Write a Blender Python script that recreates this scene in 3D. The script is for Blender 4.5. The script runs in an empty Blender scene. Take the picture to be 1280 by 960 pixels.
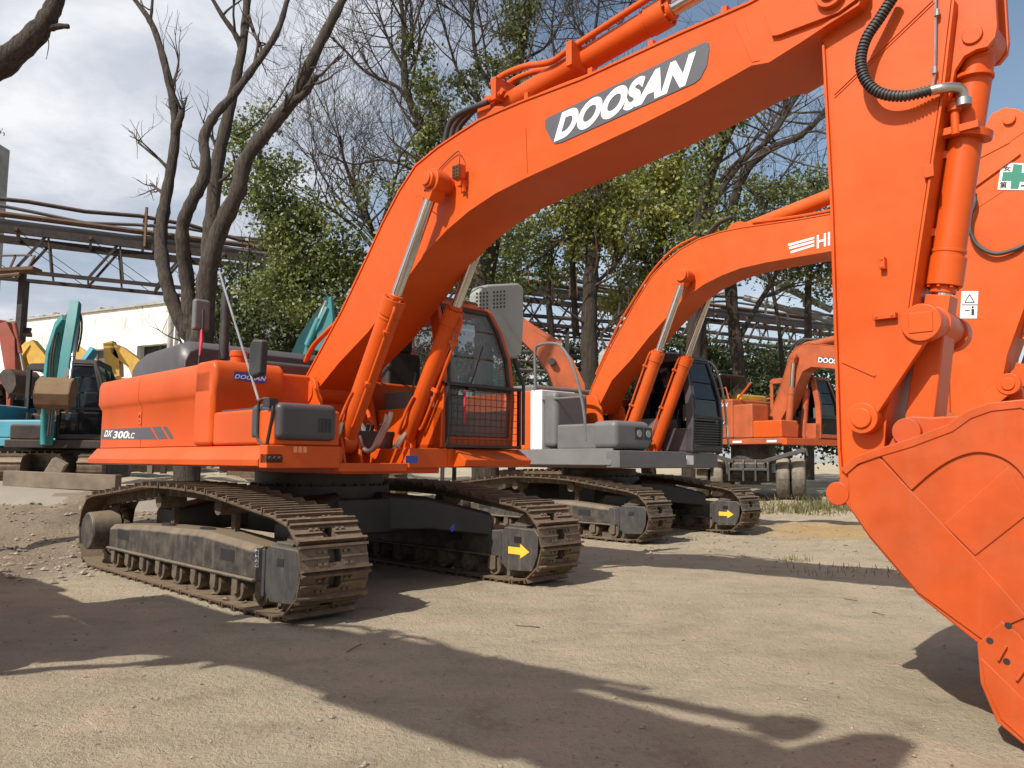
import bpy, math, random
import numpy as np
from mathutils import Vector, Matrix
random.seed(7); rng = np.random.default_rng(7)
sc = bpy.context.scene
col = sc.collection
PI = math.pi
# ------------------------------------------------------------------ camera
CAMZ = 1.225; PITCH = .098; ROLL = .006; F = 980.0
cam_d = bpy.data.cameras.new("camera"); cam = bpy.data.objects.new("camera", cam_d); col.objects.link(cam)
_f = Vector((0, math.cos(PITCH), math.sin(PITCH))); _r = Vector((1, 0, 0)); _u = _r.cross(_f)
CR = math.cos(ROLL)*_r + math.sin(ROLL)*_u; CU = -math.sin(ROLL)*_r + math.cos(ROLL)*_u
m3 = Matrix((CR, CU, -_f)).transposed()
cam.matrix_world = Matrix.Translation((0, 0, CAMZ)) @ m3.to_4x4()
cam_d.sensor_fit = 'HORIZONTAL'; cam_d.sensor_width = 36; cam_d.lens = 36*F/1280
cam_d.clip_start = .05; cam_d.clip_end = 2000
sc.camera = cam
def at(px, py, D):
    """world point seen at photograph pixel (px,py), D metres ahead"""
    d = CR*((px-640)/F) + CU*((480-py)/F) + _f
    return Vector((0, 0, CAMZ)) + d*(D/d.y)
class Frame:
    def __init__(s, mx, my, th, z=0): s.mx, s.my, s.th, s.z = mx, my, th, z; s.c, s.s = math.cos(th), math.sin(th)
    def loc(s, P): dx, dy = P[0]-s.mx, P[1]-s.my; return Vector((dx*s.c+dy*s.s, -dx*s.s+dy*s.c, P[2]-s.z))
    def y(s, px, py, v):
        d = CR*((px-640)/F) + CU*((480-py)/F) + _f
        n = Vector((-s.s, s.c, 0)); o = Vector((s.mx, s.my, 0))+n*v; c = Vector((0, 0, CAMZ))
        return s.loc(c + d*(n.dot(o-c)/n.dot(d)))
    def x(s, px, py, u):
        d = CR*((px-640)/F) + CU*((480-py)/F) + _f
        n = Vector((s.c, s.s, 0)); o = Vector((s.mx, s.my, 0))+n*u; c = Vector((0, 0, CAMZ))
        return s.loc(c + d*(n.dot(o-c)/n.dot(d)))
    def xz(s, pts, v): return [(q.x, q.z) for q in (s.y(a, b, v) for a, b in pts)]
# ------------------------------------------------------------------ materials
def nodes(name):
    m = bpy.data.materials.new(name); m.use_nodes = True
    nt = m.node_tree; b = nt.nodes['Principled BSDF']; return m, nt, b
def noise(nt, scale, detail=4, rough=.55, vec=None, dist=0):
    n = nt.nodes.new('ShaderNodeTexNoise'); n.inputs['Scale'].default_value = scale
    n.inputs['Detail'].default_value = detail; n.inputs['Roughness'].default_value = rough; n.inputs['Distortion'].default_value = dist
    if vec is not None: nt.links.new(vec, n.inputs['Vector'])
    return n.outputs['Fac']
def ramp(nt, fac, stops):
    r = nt.nodes.new('ShaderNodeValToRGB'); e = r.color_ramp.elements
    e[0].position, e[0].color = stops[0][0], (*stops[0][1], 1)
    e[1].position, e[1].color = stops[-1][0], (*stops[-1][1], 1)
    for p, c in stops[1:-1]: x = e.new(p); x.color = (*c, 1)
    nt.links.new(fac, r.inputs['Fac']); return r.outputs['Color']
def mixc(nt, fac, a, b, mode='MIX'):
    m = nt.nodes.new('ShaderNodeMix'); m.data_type = 'RGBA'; m.blend_type = mode
    for sock, v in ((m.inputs['Factor'], fac), (m.inputs['A'], a), (m.inputs['B'], b)):
        if isinstance(v, (int, float)): sock.default_value = v
        elif isinstance(v, tuple): sock.default_value = (*v, 1)
        else: nt.links.new(v, sock)
    return m.outputs['Result']
def mathn(nt, op, a, b=None, clamp=False):
    m = nt.nodes.new('ShaderNodeMath'); m.operation = op; m.use_clamp = clamp
    for i, v in enumerate((a, b)):
        if v is None: continue
        if isinstance(v, (int, float)): m.inputs[i].default_value = v
        else: nt.links.new(v, m.inputs[i])
    return m.outputs[0]
def coords(nt, kind='Object', scale=None):
    tc = nt.nodes.new('ShaderNodeTexCoord'); o = tc.outputs[kind]
    if scale:
        mp = nt.nodes.new('ShaderNodeMapping'); mp.inputs['Scale'].default_value = scale
        nt.links.new(o, mp.inputs['Vector']); o = mp.outputs['Vector']
    return o
def bump(nt, b, h, strength=.3, dist=.01):
    n = nt.nodes.new('ShaderNodeBump'); n.inputs['Strength'].default_value = strength; n.inputs['Distance'].default_value = dist
    nt.links.new(h, n.inputs['Height']); nt.links.new(n.outputs['Normal'], b.inputs['Normal'])
def stdmat(name, base, rough=.5, metal=0, var=.25, scale=3, dirt=0, dirtcol=(.22, .17, .12), bmp=.1, bscale=60, coat=0, streak=0, scratch=0, spec=.5):
    m, nt, b = nodes(name); v = coords(nt)
    n1 = noise(nt, scale, 6, .6, v)
    c = ramp(nt, n1, [(.3, tuple(x*(1-var) for x in base)), (.7, tuple(min(1, x*(1+var*.6)) for x in base))])
    if dirt:
        n2 = noise(nt, scale*1.7, 8, .7, v)
        g = nt.nodes.new('ShaderNodeNewGeometry'); sx = nt.nodes.new('ShaderNodeSeparateXYZ'); nt.links.new(g.outputs['Normal'], sx.inputs[0])
        up = mathn(nt, 'MULTIPLY', mathn(nt, 'MAXIMUM', sx.outputs['Z'], 0), .6)   # dust settles on upward faces
        f = mathn(nt, 'MULTIPLY', mathn(nt, 'ADD', mathn(nt, 'SUBTRACT', n2, .42), up, True), dirt*2.2, True)
        c = mixc(nt, f, c, dirtcol)
    if streak:
        vs = coords(nt, 'Object', (9, 9, .5)); n3 = noise(nt, 3, 5, .6, vs)
        f = mathn(nt, 'MULTIPLY', mathn(nt, 'SUBTRACT', n3, .56, True), streak*8, True)
        c = mixc(nt, f, c, dirtcol)
    if scratch:
        for sc3, th_ in (((1.2, 9, 26), .655), ((24, 5, 1.5), .665)):
            vs = coords(nt, 'Object', sc3); n4 = noise(nt, 2.6, 6, .72, vs, .8)
            f = mathn(nt, 'MULTIPLY', mathn(nt, 'SUBTRACT', n4, th_, True), 14*scratch, True)
            c = mixc(nt, f, c, (.17, .07, .04))
        n5 = noise(nt, .8, 4, .6, v, .5); c = mixc(nt, mathn(nt, 'MULTIPLY', mathn(nt, 'SUBTRACT', n5, .5, True), 1.1*scratch, True), c, (.72, .22, .09))   # chalky faded patches
    nt.links.new(c, b.inputs['Base Color'])
    r = mathn(nt, 'ADD', mathn(nt, 'MULTIPLY', noise(nt, scale*4, 5, .6, v), .25), rough-.12)
    nt.links.new(r, b.inputs['Roughness']); b.inputs['Metallic'].default_value = metal; b.inputs['Specular IOR Level'].default_value = spec
    if coat: b.inputs['Coat Weight'].default_value = coat; b.inputs['Coat Roughness'].default_value = .15
    if bmp: bump(nt, b, noise(nt, bscale, 3, .5, v), bmp, .004)
    return m
M = {}
M['orange'] = stdmat('orange_paint', (.60, .082, .007), .40, var=.16, scale=1.1, dirt=.14, dirtcol=(.40, .15, .06), bmp=.07, bscale=18, scratch=.55, spec=.3)
M['orange_b'] = stdmat('orange_paint_second', (.60, .088, .010), .44, var=.16, scale=1.1, dirt=.20, dirtcol=(.42, .18, .08), bmp=.06, bscale=25, scratch=.5, spec=.3)
M['orange_bucket'] = stdmat('bucket_orange_paint', (.46, .066, .010), .45, var=.24, scale=2.6, dirt=.38, dirtcol=(.40, .13, .06), bmp=.4, bscale=9, streak=.12, scratch=1.0, spec=.35)
M['orange_old'] = stdmat('faded_orange_paint', (.46, .10, .032), .55, var=.25, scale=2.5, dirt=.45, dirtcol=(.22, .10, .05), streak=.4)
M['orange_red'] = stdmat('red_orange_paint', (.30, .045, .022), .55, var=.25, scale=2.5, dirt=.4)
M['hoodgrey'] = stdmat('dark_grey_hood_paint', (.062, .055, .06), .42, var=.15, dirt=.22, dirtcol=(.16, .13, .12))
M['grey'] = stdmat('mid_grey_paint', (.13, .128, .13), .5, var=.15, dirt=.3, dirtcol=(.22, .19, .16))
M['lightgrey'] = stdmat('light_grey_plastic', (.30, .32, .30), .55, var=.12, dirt=.2)
M['black'] = stdmat('black_painted_steel', (.018, .018, .02), .45, var=.3, dirt=.3, dirtcol=(.09, .07, .055))
M['frame'] = stdmat('dusty_black_track_frame', (.03, .028, .028), .6, var=.3, scale=4, dirt=.75, dirtcol=(.20, .155, .105), streak=.3, bmp=.25)
M['frame_clean'] = stdmat('dark_grey_guard_steel', (.045, .044, .045), .55, var=.25, scale=4, dirt=.4, dirtcol=(.2, .16, .12), streak=.3)
M['shoe'] = stdmat('rusty_track_steel', (.13, .088, .058), .5, metal=.35, var=.45, scale=9, dirt=.6, dirtcol=(.30, .225, .15), bmp=.35)
M['mud'] = stdmat('dried_mud_steel', (.10, .075, .052), .85, var=.4, scale=9, dirt=.5, dirtcol=(.24, .18, .125), bmp=.7)
M['rubber'] = stdmat('black_rubber', (.022, .022, .024), .6, var=.2, dirt=.25)
M['tyre'] = stdmat('dusty_tyre_rubber', (.10, .085, .07), .85, var=.3, scale=5, dirt=.8, dirtcol=(.3, .25, .18), bmp=.3)
M['chrome'] = stdmat('chrome_rod', (.62, .62, .63), .2, metal=1, var=.08, bmp=0)
M['steel'] = stdmat('bare_steel_fitting', (.5, .49, .46), .32, metal=.9, var=.2)
M['white'] = stdmat('white_paint', (.78, .78, .76), .5, var=.06, dirt=.1)
M['decalgrey'] = stdmat('grey_decal', (.085, .085, .10), .5, var=.08, bmp=0)
M['blue'] = stdmat('blue_decal', (.03, .06, .35), .4, var=.1, bmp=0)
M['green'] = stdmat('green_decal', (.02, .2, .13), .5, var=.08, bmp=0)
M['yellowdecal'] = stdmat('yellow_decal', (.85, .52, .05), .5, var=.1, dirt=.25, bmp=0)
M['ink'] = stdmat('black_ink', (.02, .02, .02), .5, var=.1, bmp=0)
M['red'] = stdmat('red_cloth', (.5, .02, .05), .7, var=.2, bmp=0)
M['reflector'] = stdmat('orange_reflector', (.9, .32, .12), .3, var=.05, bmp=0)
M['teal'] = stdmat('teal_paint', (.022, .22, .235), .5, var=.2, scale=3, dirt=.5, dirtcol=(.16, .22, .2), streak=.4)
M['skyblue'] = stdmat('sky_blue_paint', (.045, .26, .36), .5, var=.12, dirt=.3, dirtcol=(.25, .3, .3))
M['yellow'] = stdmat('yellow_paint', (.62, .36, .04), .5, var=.2, dirt=.4, streak=.3)
M['rust'] = stdmat('rusty_steel', (.13, .065, .035), .85, var=.5, scale=2, dirt=.3, dirtcol=(.2, .16, .13), bmp=.3)
M['pipe'] = stdmat('weathered_grey_pipe', (.10, .10, .105), .65, var=.35, scale=1.5, dirt=.5, dirtcol=(.14, .11, .09))
M['palepipe'] = stdmat('pale_metal_pipe', (.34, .34, .34), .5, metal=.2, var=.25, scale=1.5, dirt=.3)
M['darksteel'] = stdmat('dark_rack_steel', (.035, .03, .03), .75, var=.5, dirt=.9, dirtcol=(.11, .06, .04), streak=.5)
M['bucketrust'] = stdmat('rusty_bucket_steel', (.15, .08, .04), .75, var=.5, scale=4, dirt=.5, dirtcol=(.22, .14, .07), bmp=.3)
M['concrete'] = stdmat('old_concrete', (.36, .35, .32), .85, var=.25, scale=1.2, dirt=.5, dirtcol=(.16, .14, .12), streak=.8, bmp=.3)
M['timber'] = stdmat('weathered_timber', (.16, .125, .09), .8, var=.35, scale=4, dirt=.4, bmp=.4)
M['darkroom'] = stdmat('dark_opening', (.03, .03, .032), .9, var=.2, bmp=0)
M['stone'] = stdmat('pale_stone', (.30, .245, .185), .9, var=.35, scale=14, bmp=.4)
def whitewash():
    m, nt, b = nodes('whitewashed_wall'); v = coords(nt)
    c = ramp(nt, noise(nt, .5, 6, .6, v), [(.3, (.64, .63, .59)), (.7, (.80, .79, .75))])
    vs = coords(nt, 'Object', (2.2, 2.2, .25)); st = noise(nt, 1.6, 7, .7, vs)
    c = mixc(nt, mathn(nt, 'MULTIPLY', mathn(nt, 'SUBTRACT', st, .52, True), 7, True), c, (.30, .27, .23))
    c = mixc(nt, mathn(nt, 'MULTIPLY', mathn(nt, 'SUBTRACT', noise(nt, 2.3, 8, .75, v), .62, True), 9, True), c, (.2, .18, .16))
    nt.links.new(c, b.inputs['Base Color']); b.inputs['Roughness'].default_value = .9; return m
M['whitewash'] = whitewash()
def glassm(name, tint, alpha):
    m, nt, b = nodes(name); b.inputs['Base Color'].default_value = (*tint, 1); b.inputs['Roughness'].default_value = .04
    b.inputs['Alpha'].default_value = alpha; b.inputs['Specular IOR Level'].default_value = .8 if alpha < .5 else .35
    return m
M['glass'] = glassm('tinted_cab_glass', (.012, .016, .016), .93)
M['glass_reflect'] = glassm('pale_reflection_cab_glass', (.20, .25, .24), .42)  # pale tint and part opacity stand in for surroundings reflected in the panes
M['glass_dark'] = glassm('dark_cab_glass', (.012, .014, .018), .93)
def bark(name, a, bcol, sc_=1):
    m, nt, b = nodes(name); v = coords(nt, 'Object', (7*sc_, 7*sc_, 1.2*sc_))
    n = noise(nt, 3, 8, .7, v, .6); c = ramp(nt, n, [(.32, a), (.68, bcol)])
    nt.links.new(c, b.inputs['Base Color']); b.inputs['Roughness'].default_value = .95
    bump(nt, b, n, 1.0, .06); return m
M['bark'] = bark('grey_brown_bark', (.018, .014, .012), (.11, .085, .066))
M['bark2'] = bark('dark_bark', (.018, .014, .011), (.075, .055, .04))
M['twig'] = bark('twig_bark', (.04, .03, .024), (.11, .085, .065))
def leafmat(name, a, b2, c3):
    m, nt, b = nodes(name)
    g = nt.nodes.new('ShaderNodeNewGeometry'); c = ramp(nt, g.outputs['Random Per Island'], [(0, a), (.5, b2), (1, c3)])
    c = mixc(nt, .5, c, ramp(nt, noise(nt, .9, 3, .5, coords(nt)), [(.35, a), (.65, c3)]))
    nt.links.new(c, b.inputs['Base Color']); b.inputs['Roughness'].default_value = .5
    t = nt.nodes.new('ShaderNodeBsdfTranslucent'); nt.links.new(c, t.inputs['Color'])
    mx = nt.nodes.new('ShaderNodeMixShader'); mx.inputs[0].default_value = .3
    nt.links.new(b.outputs[0], mx.inputs[1]); nt.links.new(t.outputs[0], mx.inputs[2])
    nt.links.new(mx.outputs[0], nt.nodes['Material Output'].inputs['Surface']); return m
M['leafY'] = leafmat('yellow_green_leaves', (.13, .16, .03), (.26, .28, .055), (.36, .35, .08))
M['leafG'] = leafmat('mid_green_leaves', (.07, .10, .03), (.14, .175, .05), (.24, .26, .075))
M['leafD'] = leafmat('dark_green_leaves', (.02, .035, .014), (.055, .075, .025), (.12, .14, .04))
M['grass'] = leafmat('dry_grass_blades', (.09, .10, .03), (.17, .16, .05), (.28, .23, .10))

def ground_mat():
    m, nt, b = nodes('packed_sandy_ground'); v = coords(nt)
    big = noise(nt, .35, 6, .6, v, .4); mid = noise(nt, 2.2, 8, .65, v); fine = noise(nt, 28, 6, .7, v); vf = noise(nt, 130, 3, .6, v)
    c = ramp(nt, big, [(.3, (.37, .315, .215)), (.5, (.44, .375, .262)), (.7, (.50, .425, .305))])
    c = mixc(nt, mathn(nt, 'MULTIPLY', mathn(nt, 'SUBTRACT', mid, .5, True), 3.5, True), c, (.58, .42, .31))
    c = mixc(nt, mathn(nt, 'MULTIPLY', mathn(nt, 'SUBTRACT', .46, mid, True), 5, True), c, (.31, .24, .165))
    c = mixc(nt, mathn(nt, 'MULTIPLY', mathn(nt, 'SUBTRACT', fine, .55, True), 3.5, True), c, (.24, .19, .14))
    c = mixc(nt, mathn(nt, 'MULTIPLY', mathn(nt, 'SUBTRACT', .42, fine, True), 3.0, True), c, (.55, .47, .37))
    vs = coords(nt, 'Object', (.35, 2.2, 1)); st = noise(nt, 1.7, 7, .65, vs, .5)      # faint scraped streaks
    c = mixc(nt, mathn(nt, 'MULTIPLY', mathn(nt, 'SUBTRACT', st, .52, True), 3, True), c, (.35, .28, .20))
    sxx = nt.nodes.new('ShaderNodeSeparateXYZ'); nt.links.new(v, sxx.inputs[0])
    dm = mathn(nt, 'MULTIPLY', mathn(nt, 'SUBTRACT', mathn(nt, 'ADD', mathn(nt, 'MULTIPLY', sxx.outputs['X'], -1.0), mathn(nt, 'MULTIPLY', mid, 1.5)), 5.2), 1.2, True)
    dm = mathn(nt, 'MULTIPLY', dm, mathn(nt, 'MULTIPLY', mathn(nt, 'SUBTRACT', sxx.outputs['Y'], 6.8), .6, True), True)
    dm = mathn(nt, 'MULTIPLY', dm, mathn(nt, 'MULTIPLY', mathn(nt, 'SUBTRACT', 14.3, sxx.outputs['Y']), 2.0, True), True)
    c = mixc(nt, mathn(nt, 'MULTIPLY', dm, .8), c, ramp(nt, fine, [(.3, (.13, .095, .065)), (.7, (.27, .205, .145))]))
    vo = nt.nodes.new('ShaderNodeTexVoronoi'); vo.inputs['Scale'].default_value = 34; nt.links.new(v, vo.inputs['Vector'])
    sp = mathn(nt, 'LESS_THAN', vo.outputs['Distance'], .17)
    rnd = mathn(nt, 'GREATER_THAN', noise(nt, 9, 2, .5, v), .54)
    c = mixc(nt, mathn(nt, 'MULTIPLY', mathn(nt, 'MULTIPLY', sp, rnd), .55), c, (.13, .10, .08))
    # yellow sand spill near the second machine and grey paving strip behind
    sx = nt.nodes.new('ShaderNodeSeparateXYZ'); nt.links.new(v, sx.inputs[0])
    vv = nt.nodes.new('ShaderNodeVectorMath'); vv.operation = 'DISTANCE'; nt.links.new(v, vv.inputs[0]); vv.inputs[1].default_value = (6.2, 14.2, .1)
    yl = mathn(nt, 'MULTIPLY', mathn(nt, 'SUBTRACT', mathn(nt, 'ADD', 1.6, mathn(nt, 'MULTIPLY', mid, 1.5)), vv.outputs['Value']), .7, True)
    c = mixc(nt, mathn(nt, 'MULTIPLY', yl, .75), c, (.46, .29, .11))
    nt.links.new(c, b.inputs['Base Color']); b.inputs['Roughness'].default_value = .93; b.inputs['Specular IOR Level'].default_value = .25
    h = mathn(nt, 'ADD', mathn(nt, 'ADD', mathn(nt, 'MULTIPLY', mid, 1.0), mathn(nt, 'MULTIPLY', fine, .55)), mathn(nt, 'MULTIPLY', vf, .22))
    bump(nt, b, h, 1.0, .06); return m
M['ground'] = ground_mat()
M['dirt'] = stdmat('loose_brown_dirt', (.20, .15, .105), .95, var=.45, scale=5, bmp=1.0, bscale=30)
M['road'] = stdmat('pale_concrete_road', (.32, .285, .235), .9, var=.22, scale=.8, dirt=.3, dirtcol=(.2, .16, .12), bmp=.3)

# ------------------------------------------------------------------ mesh builder
class MB:
    def __init__(s): s.V = []; s.Fc = []
    def add(s, v, f):
        o = len(s.V); s.V += [tuple(p) for p in v]; s.Fc += [tuple(i+o for i in q) for q in f]; return s
    def box(s, x0, x1, y0, y1, z0, z1):
        v = [(x, y, z) for x in (x0, x1) for y in (y0, y1) for z in (z0, z1)]
        return s.add(v, [(0, 1, 3, 2), (4, 6, 7, 5), (0, 4, 5, 1), (2, 3, 7, 6), (0, 2, 6, 4), (1, 5, 7, 3)])
    def prism(s, poly, a, b, axis='y'):
        n = len(poly)
        def P(p, t): return {'y': (p[0], t, p[1]), 'x': (t, p[0], p[1]), 'z': (p[0], p[1], t)}[axis]
        v = [P(p, a) for p in poly]+[P(p, b) for p in poly]
        f = [tuple(range(n)), tuple(range(2*n-1, n-1, -1))]+[(i, i+n, (i+1) % n+n, (i+1) % n) for i in range(n)]
        return s.add(v, f)
    def cyl(s, p0, p1, r0, r1=None, n=20):
        r1 = r0 if r1 is None else r1; p0, p1 = Vector(p0), Vector(p1)
        d = (p1-p0).normalized(); a = d.orthogonal().normalized(); b = d.cross(a)
        v = []
        for p, r in ((p0, r0), (p1, r1)):
            for i in range(n): t = 2*PI*i/n; v.append(p+a*(r*math.cos(t))+b*(r*math.sin(t)))
        f = [(i, (i+1) % n, n+(i+1) % n, n+i) for i in range(n)]+[tuple(range(n-1, -1, -1)), tuple(range(n, 2*n))]
        return s.add(v, f)
    def tube(s, pts, r, n=8):
        P = [Vector(p) for p in pts]; R = r if isinstance(r, (list, tuple)) else [r]*len(P); a = None; v = []
        for i, p in enumerate(P):
            d = (P[min(i+1, len(P)-1)]-P[max(i-1, 0)])
            d = d.normalized() if d.length > 1e-9 else Vector((0, 0, 1))
            a = d.orthogonal().normalized() if a is None else (a-d*a.dot(d)).normalized()
            b = d.cross(a)
            for k in range(n): t = 2*PI*k/n; v.append(p+a*(R[i]*math.cos(t))+b*(R[i]*math.sin(t)))
        f = [(i*n+k, i*n+(k+1) % n, (i+1)*n+(k+1) % n, (i+1)*n+k) for i in range(len(P)-1) for k in range(n)]
        f += [tuple(range(n-1, -1, -1)), tuple(range((len(P)-1)*n, len(P)*n))]
        return s.add(v, f)
    def beam(s, p0, p1, w0, h0, w1=None, h1=None, side=None):
        """rectangular tapered bar; side = direction of the width"""
        w1 = w0 if w1 is None else w1; h1 = h0 if h1 is None else h1
        p0, p1 = Vector(p0), Vector(p1); d = (p1-p0).normalized()
        a = Vector(side) if side is not None else (d.cross(Vector((0, 0, 1))) if abs(d.z) < .95 else Vector((1, 0, 0)))
        a = (a-d*a.dot(d)).normalized(); b = d.cross(a); v = []
        for p, w, h in ((p0, w0, h0), (p1, w1, h1)):
            for sa, sb in ((-1, -1), (1, -1), (1, 1), (-1, 1)): v.append(p+a*(sa*w/2)+b*(sb*h/2))
        return s.add(v, [(3, 2, 1, 0), (4, 5, 6, 7), (0, 1, 5, 4), (1, 2, 6, 5), (2, 3, 7, 6), (3, 0, 4, 7)])
    def loft(s, rings, cap=True):
        n = len(rings[0]); v = [p for r in rings for p in r]
        f = [(i*n+k, i*n+(k+1) % n, (i+1)*n+(k+1) % n, (i+1)*n+k) for i in range(len(rings)-1) for k in range(n)]
        if cap: f += [tuple(range(n-1, -1, -1)), tuple(range((len(rings)-1)*n, len(rings)*n))]
        return s.add(v, f)
    def build(s, name, mat, parent=None, bevel=0, seg=2, sharp=38, world=False):
        me = bpy.data.meshes.new(name); me.from_pydata(s.V, [], s.Fc); me.update()
        import bmesh
        bm = bmesh.new(); bm.from_mesh(me); bmesh.ops.recalc_face_normals(bm, faces=bm.faces); bm.to_mesh(me); bm.free()
        me.polygons.foreach_set('use_smooth', [True]*len(me.polygons)); me.set_sharp_from_angle(angle=math.radians(sharp))
        me.materials.append(M[mat]); o = bpy.data.objects.new(name, me); col.objects.link(o)
        if parent is not None:
            o.parent = parent
        if bevel:
            b = o.modifiers.new('bevel', 'BEVEL'); b.width = bevel; b.segments = seg; b.limit_method = 'ANGLE'
            b.angle_limit = math.radians(40); b.harden_normals = True
        return o
def arc(cx, cz, r, a0, a1, n=10): return [(cx+r*math.cos(math.radians(a0+(a1-a0)*i/n)), cz+r*math.sin(math.radians(a0+(a1-a0)*i/n))) for i in range(n+1)]
def smooth(pts, k=6):
    """Catmull-Rom"""
    P = [Vector(p) for p in pts]; out = []
    for i in range(len(P)-1):
        a, b, c, d = P[max(i-1, 0)], P[i], P[i+1], P[min(i+2, len(P)-1)]
        for j in range(k):
            t = j/k; out.append(.5*((2*b)+(c-a)*t+(2*a-5*b+4*c-d)*t*t+(3*b-a-3*c+d)*t*t*t))
    out.append(P[-1]); return out
def tag(o, label=None, cat=None, group=None, kind=None):
    if label: o['label'] = label
    if cat: o['category'] = cat
    if group: o['group'] = group
    if kind: o['kind'] = kind
    return o
def empty(name, loc, rz=0, **k):
    o = bpy.data.objects.new(name, None); col.objects.link(o); o.location = loc; o.rotation_euler = (0, 0, rz); o.empty_display_size = .3
    return tag(o, **k)
KIDS = {}
def copy_tree(o, parent=None):
    c = o.copy(); col.objects.link(c); c.parent = parent
    for ch in [x for x in bpy.data.objects if x.parent == o]: copy_tree(ch, c)
    return c
def text(name, s, O, Rp, Up, mat, parent, bold=.02, shear=0, depth=.002, proud=None):
    """lettering as thin mesh: O bottom-left, Rp bottom-right, Up top-left"""
    cu = bpy.data.curves.new('lettering', 'FONT'); cu.body = s; cu.size = 1; cu.offset = bold; cu.shear = shear; cu.space_character = 1.05
    t = bpy.data.objects.new('lettering', cu); col.objects.link(t)
    dg = bpy.context.evaluated_depsgraph_get(); me = bpy.data.meshes.new_from_object(t.evaluated_get(dg)); bpy.data.objects.remove(t)
    n = len(me.vertices); co = np.empty(n*3); me.vertices.foreach_get('co', co); co = co.reshape(-1, 3)
    lo, hi = co.min(0), co.max(0); O, Rp, Up = map(np.array, (O, Rp, Up))
    a = (co[:, 0:1]-lo[0])/(hi[0]-lo[0]); b = (co[:, 1:2]-lo[1])/(hi[1]-lo[1])
    co2 = O+a*(Rp-O)+b*(Up-O); me.vertices.foreach_set('co', co2.ravel()); me.update(); me.materials.clear(); me.materials.append(M[mat])
    me.name = name; o = bpy.data.objects.new(name, me); col.objects.link(o); o.parent = parent
    return o

# ------------------------------------------------------------------ excavator pieces
def track_path(front=(1.98, .405, .37), rear=(-2.2, .42, .385), top=((.62, .935), (0, .955), (-.7, .955), (-1.44, .88))):
    p = [(rear[0], rear[1]-rear[2]), (front[0]-.25, front[1]-front[2])]
    p += arc(front[0], front[1], front[2], -80, 82, 14) + list(top) + arc(rear[0], rear[1], rear[2], 95, 268, 14)
    return p
def resample(p, pitch):
    P = np.array(p+[p[0]]); d = np.hypot(*(P[1:]-P[:-1]).T); L = np.concatenate([[0], d.cumsum()]); n = round(L[-1]/pitch)
    s = np.arange(n)*L[-1]/n; return np.c_[np.interp(s, L, P[:, 0]), np.interp(s, L, P[:, 1])], L[-1]/n
def make_belt(parent, yc, w, rnd):
    pts, pitch = resample(track_path(), .205); n = len(pts); b = MB(); ch = MB()
    for i in range(n):
        p, q = pts[i], pts[(i+1) % n]; c = (p+q)/2; t = (q-p)/np.hypot(*(q-p)); no = np.array([t[1], -t[0]])
        L = np.hypot(*(q-p))*.97
        def blk(B, a0, a1, h0, h1, y0, y1):
            v = []
            for aa in (a0, a1):
                for hh in (h0, h1):
                    for yy in (y0, y1): r = c+t*aa*L+no*hh; v.append((r[0], yy, r[1]))
            B.add(v, [(0, 1, 3, 2), (4, 6, 7, 5), (0, 4, 5, 1), (2, 3, 7, 6), (0, 2, 6, 4), (1, 5, 7, 3)])
        j = rnd.uniform(-.006, .006)
        # plate with a mud hole in the middle
        blk(b, -.5, .5, -.012, .004, yc-w/2+j, yc-.055); blk(b, -.5, .5, -.012, .004, yc+.055, yc+w/2+j)
        blk(b, -.5, -.2, -.012, .004, yc-.055, yc+.055); blk(b, .3, .5, -.012, .004, yc-.055, yc+.055)
        for a, h in ((-.46, .046), (0.0, .022), (.42, .034)):
            if a == 0: blk(b, a-.04, a+.04, .003, h, yc-w/2+j+.01, yc-.055); blk(b, a-.04, a+.04, .003, h, yc+.055, yc+w/2+j-.01)
            else: blk(b, a-.05, a+.05, .003, h, yc-w/2+j, yc+w/2+j)
        for yy in (-.14, -.09, .09, .14):
            for a in (-.25, .2): blk(b, a-.05, a+.05, .003, .018, yc+yy-.012, yc+yy+.012)
        for yy in (-.075, .075): blk(ch, -.52, .52, -.10, -.015, yc+yy-.02, yc+yy+.02)
    o = b.build('track_belt', 'shoe', parent); ch.build('track_chain', 'mud', o)
    return o
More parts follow.
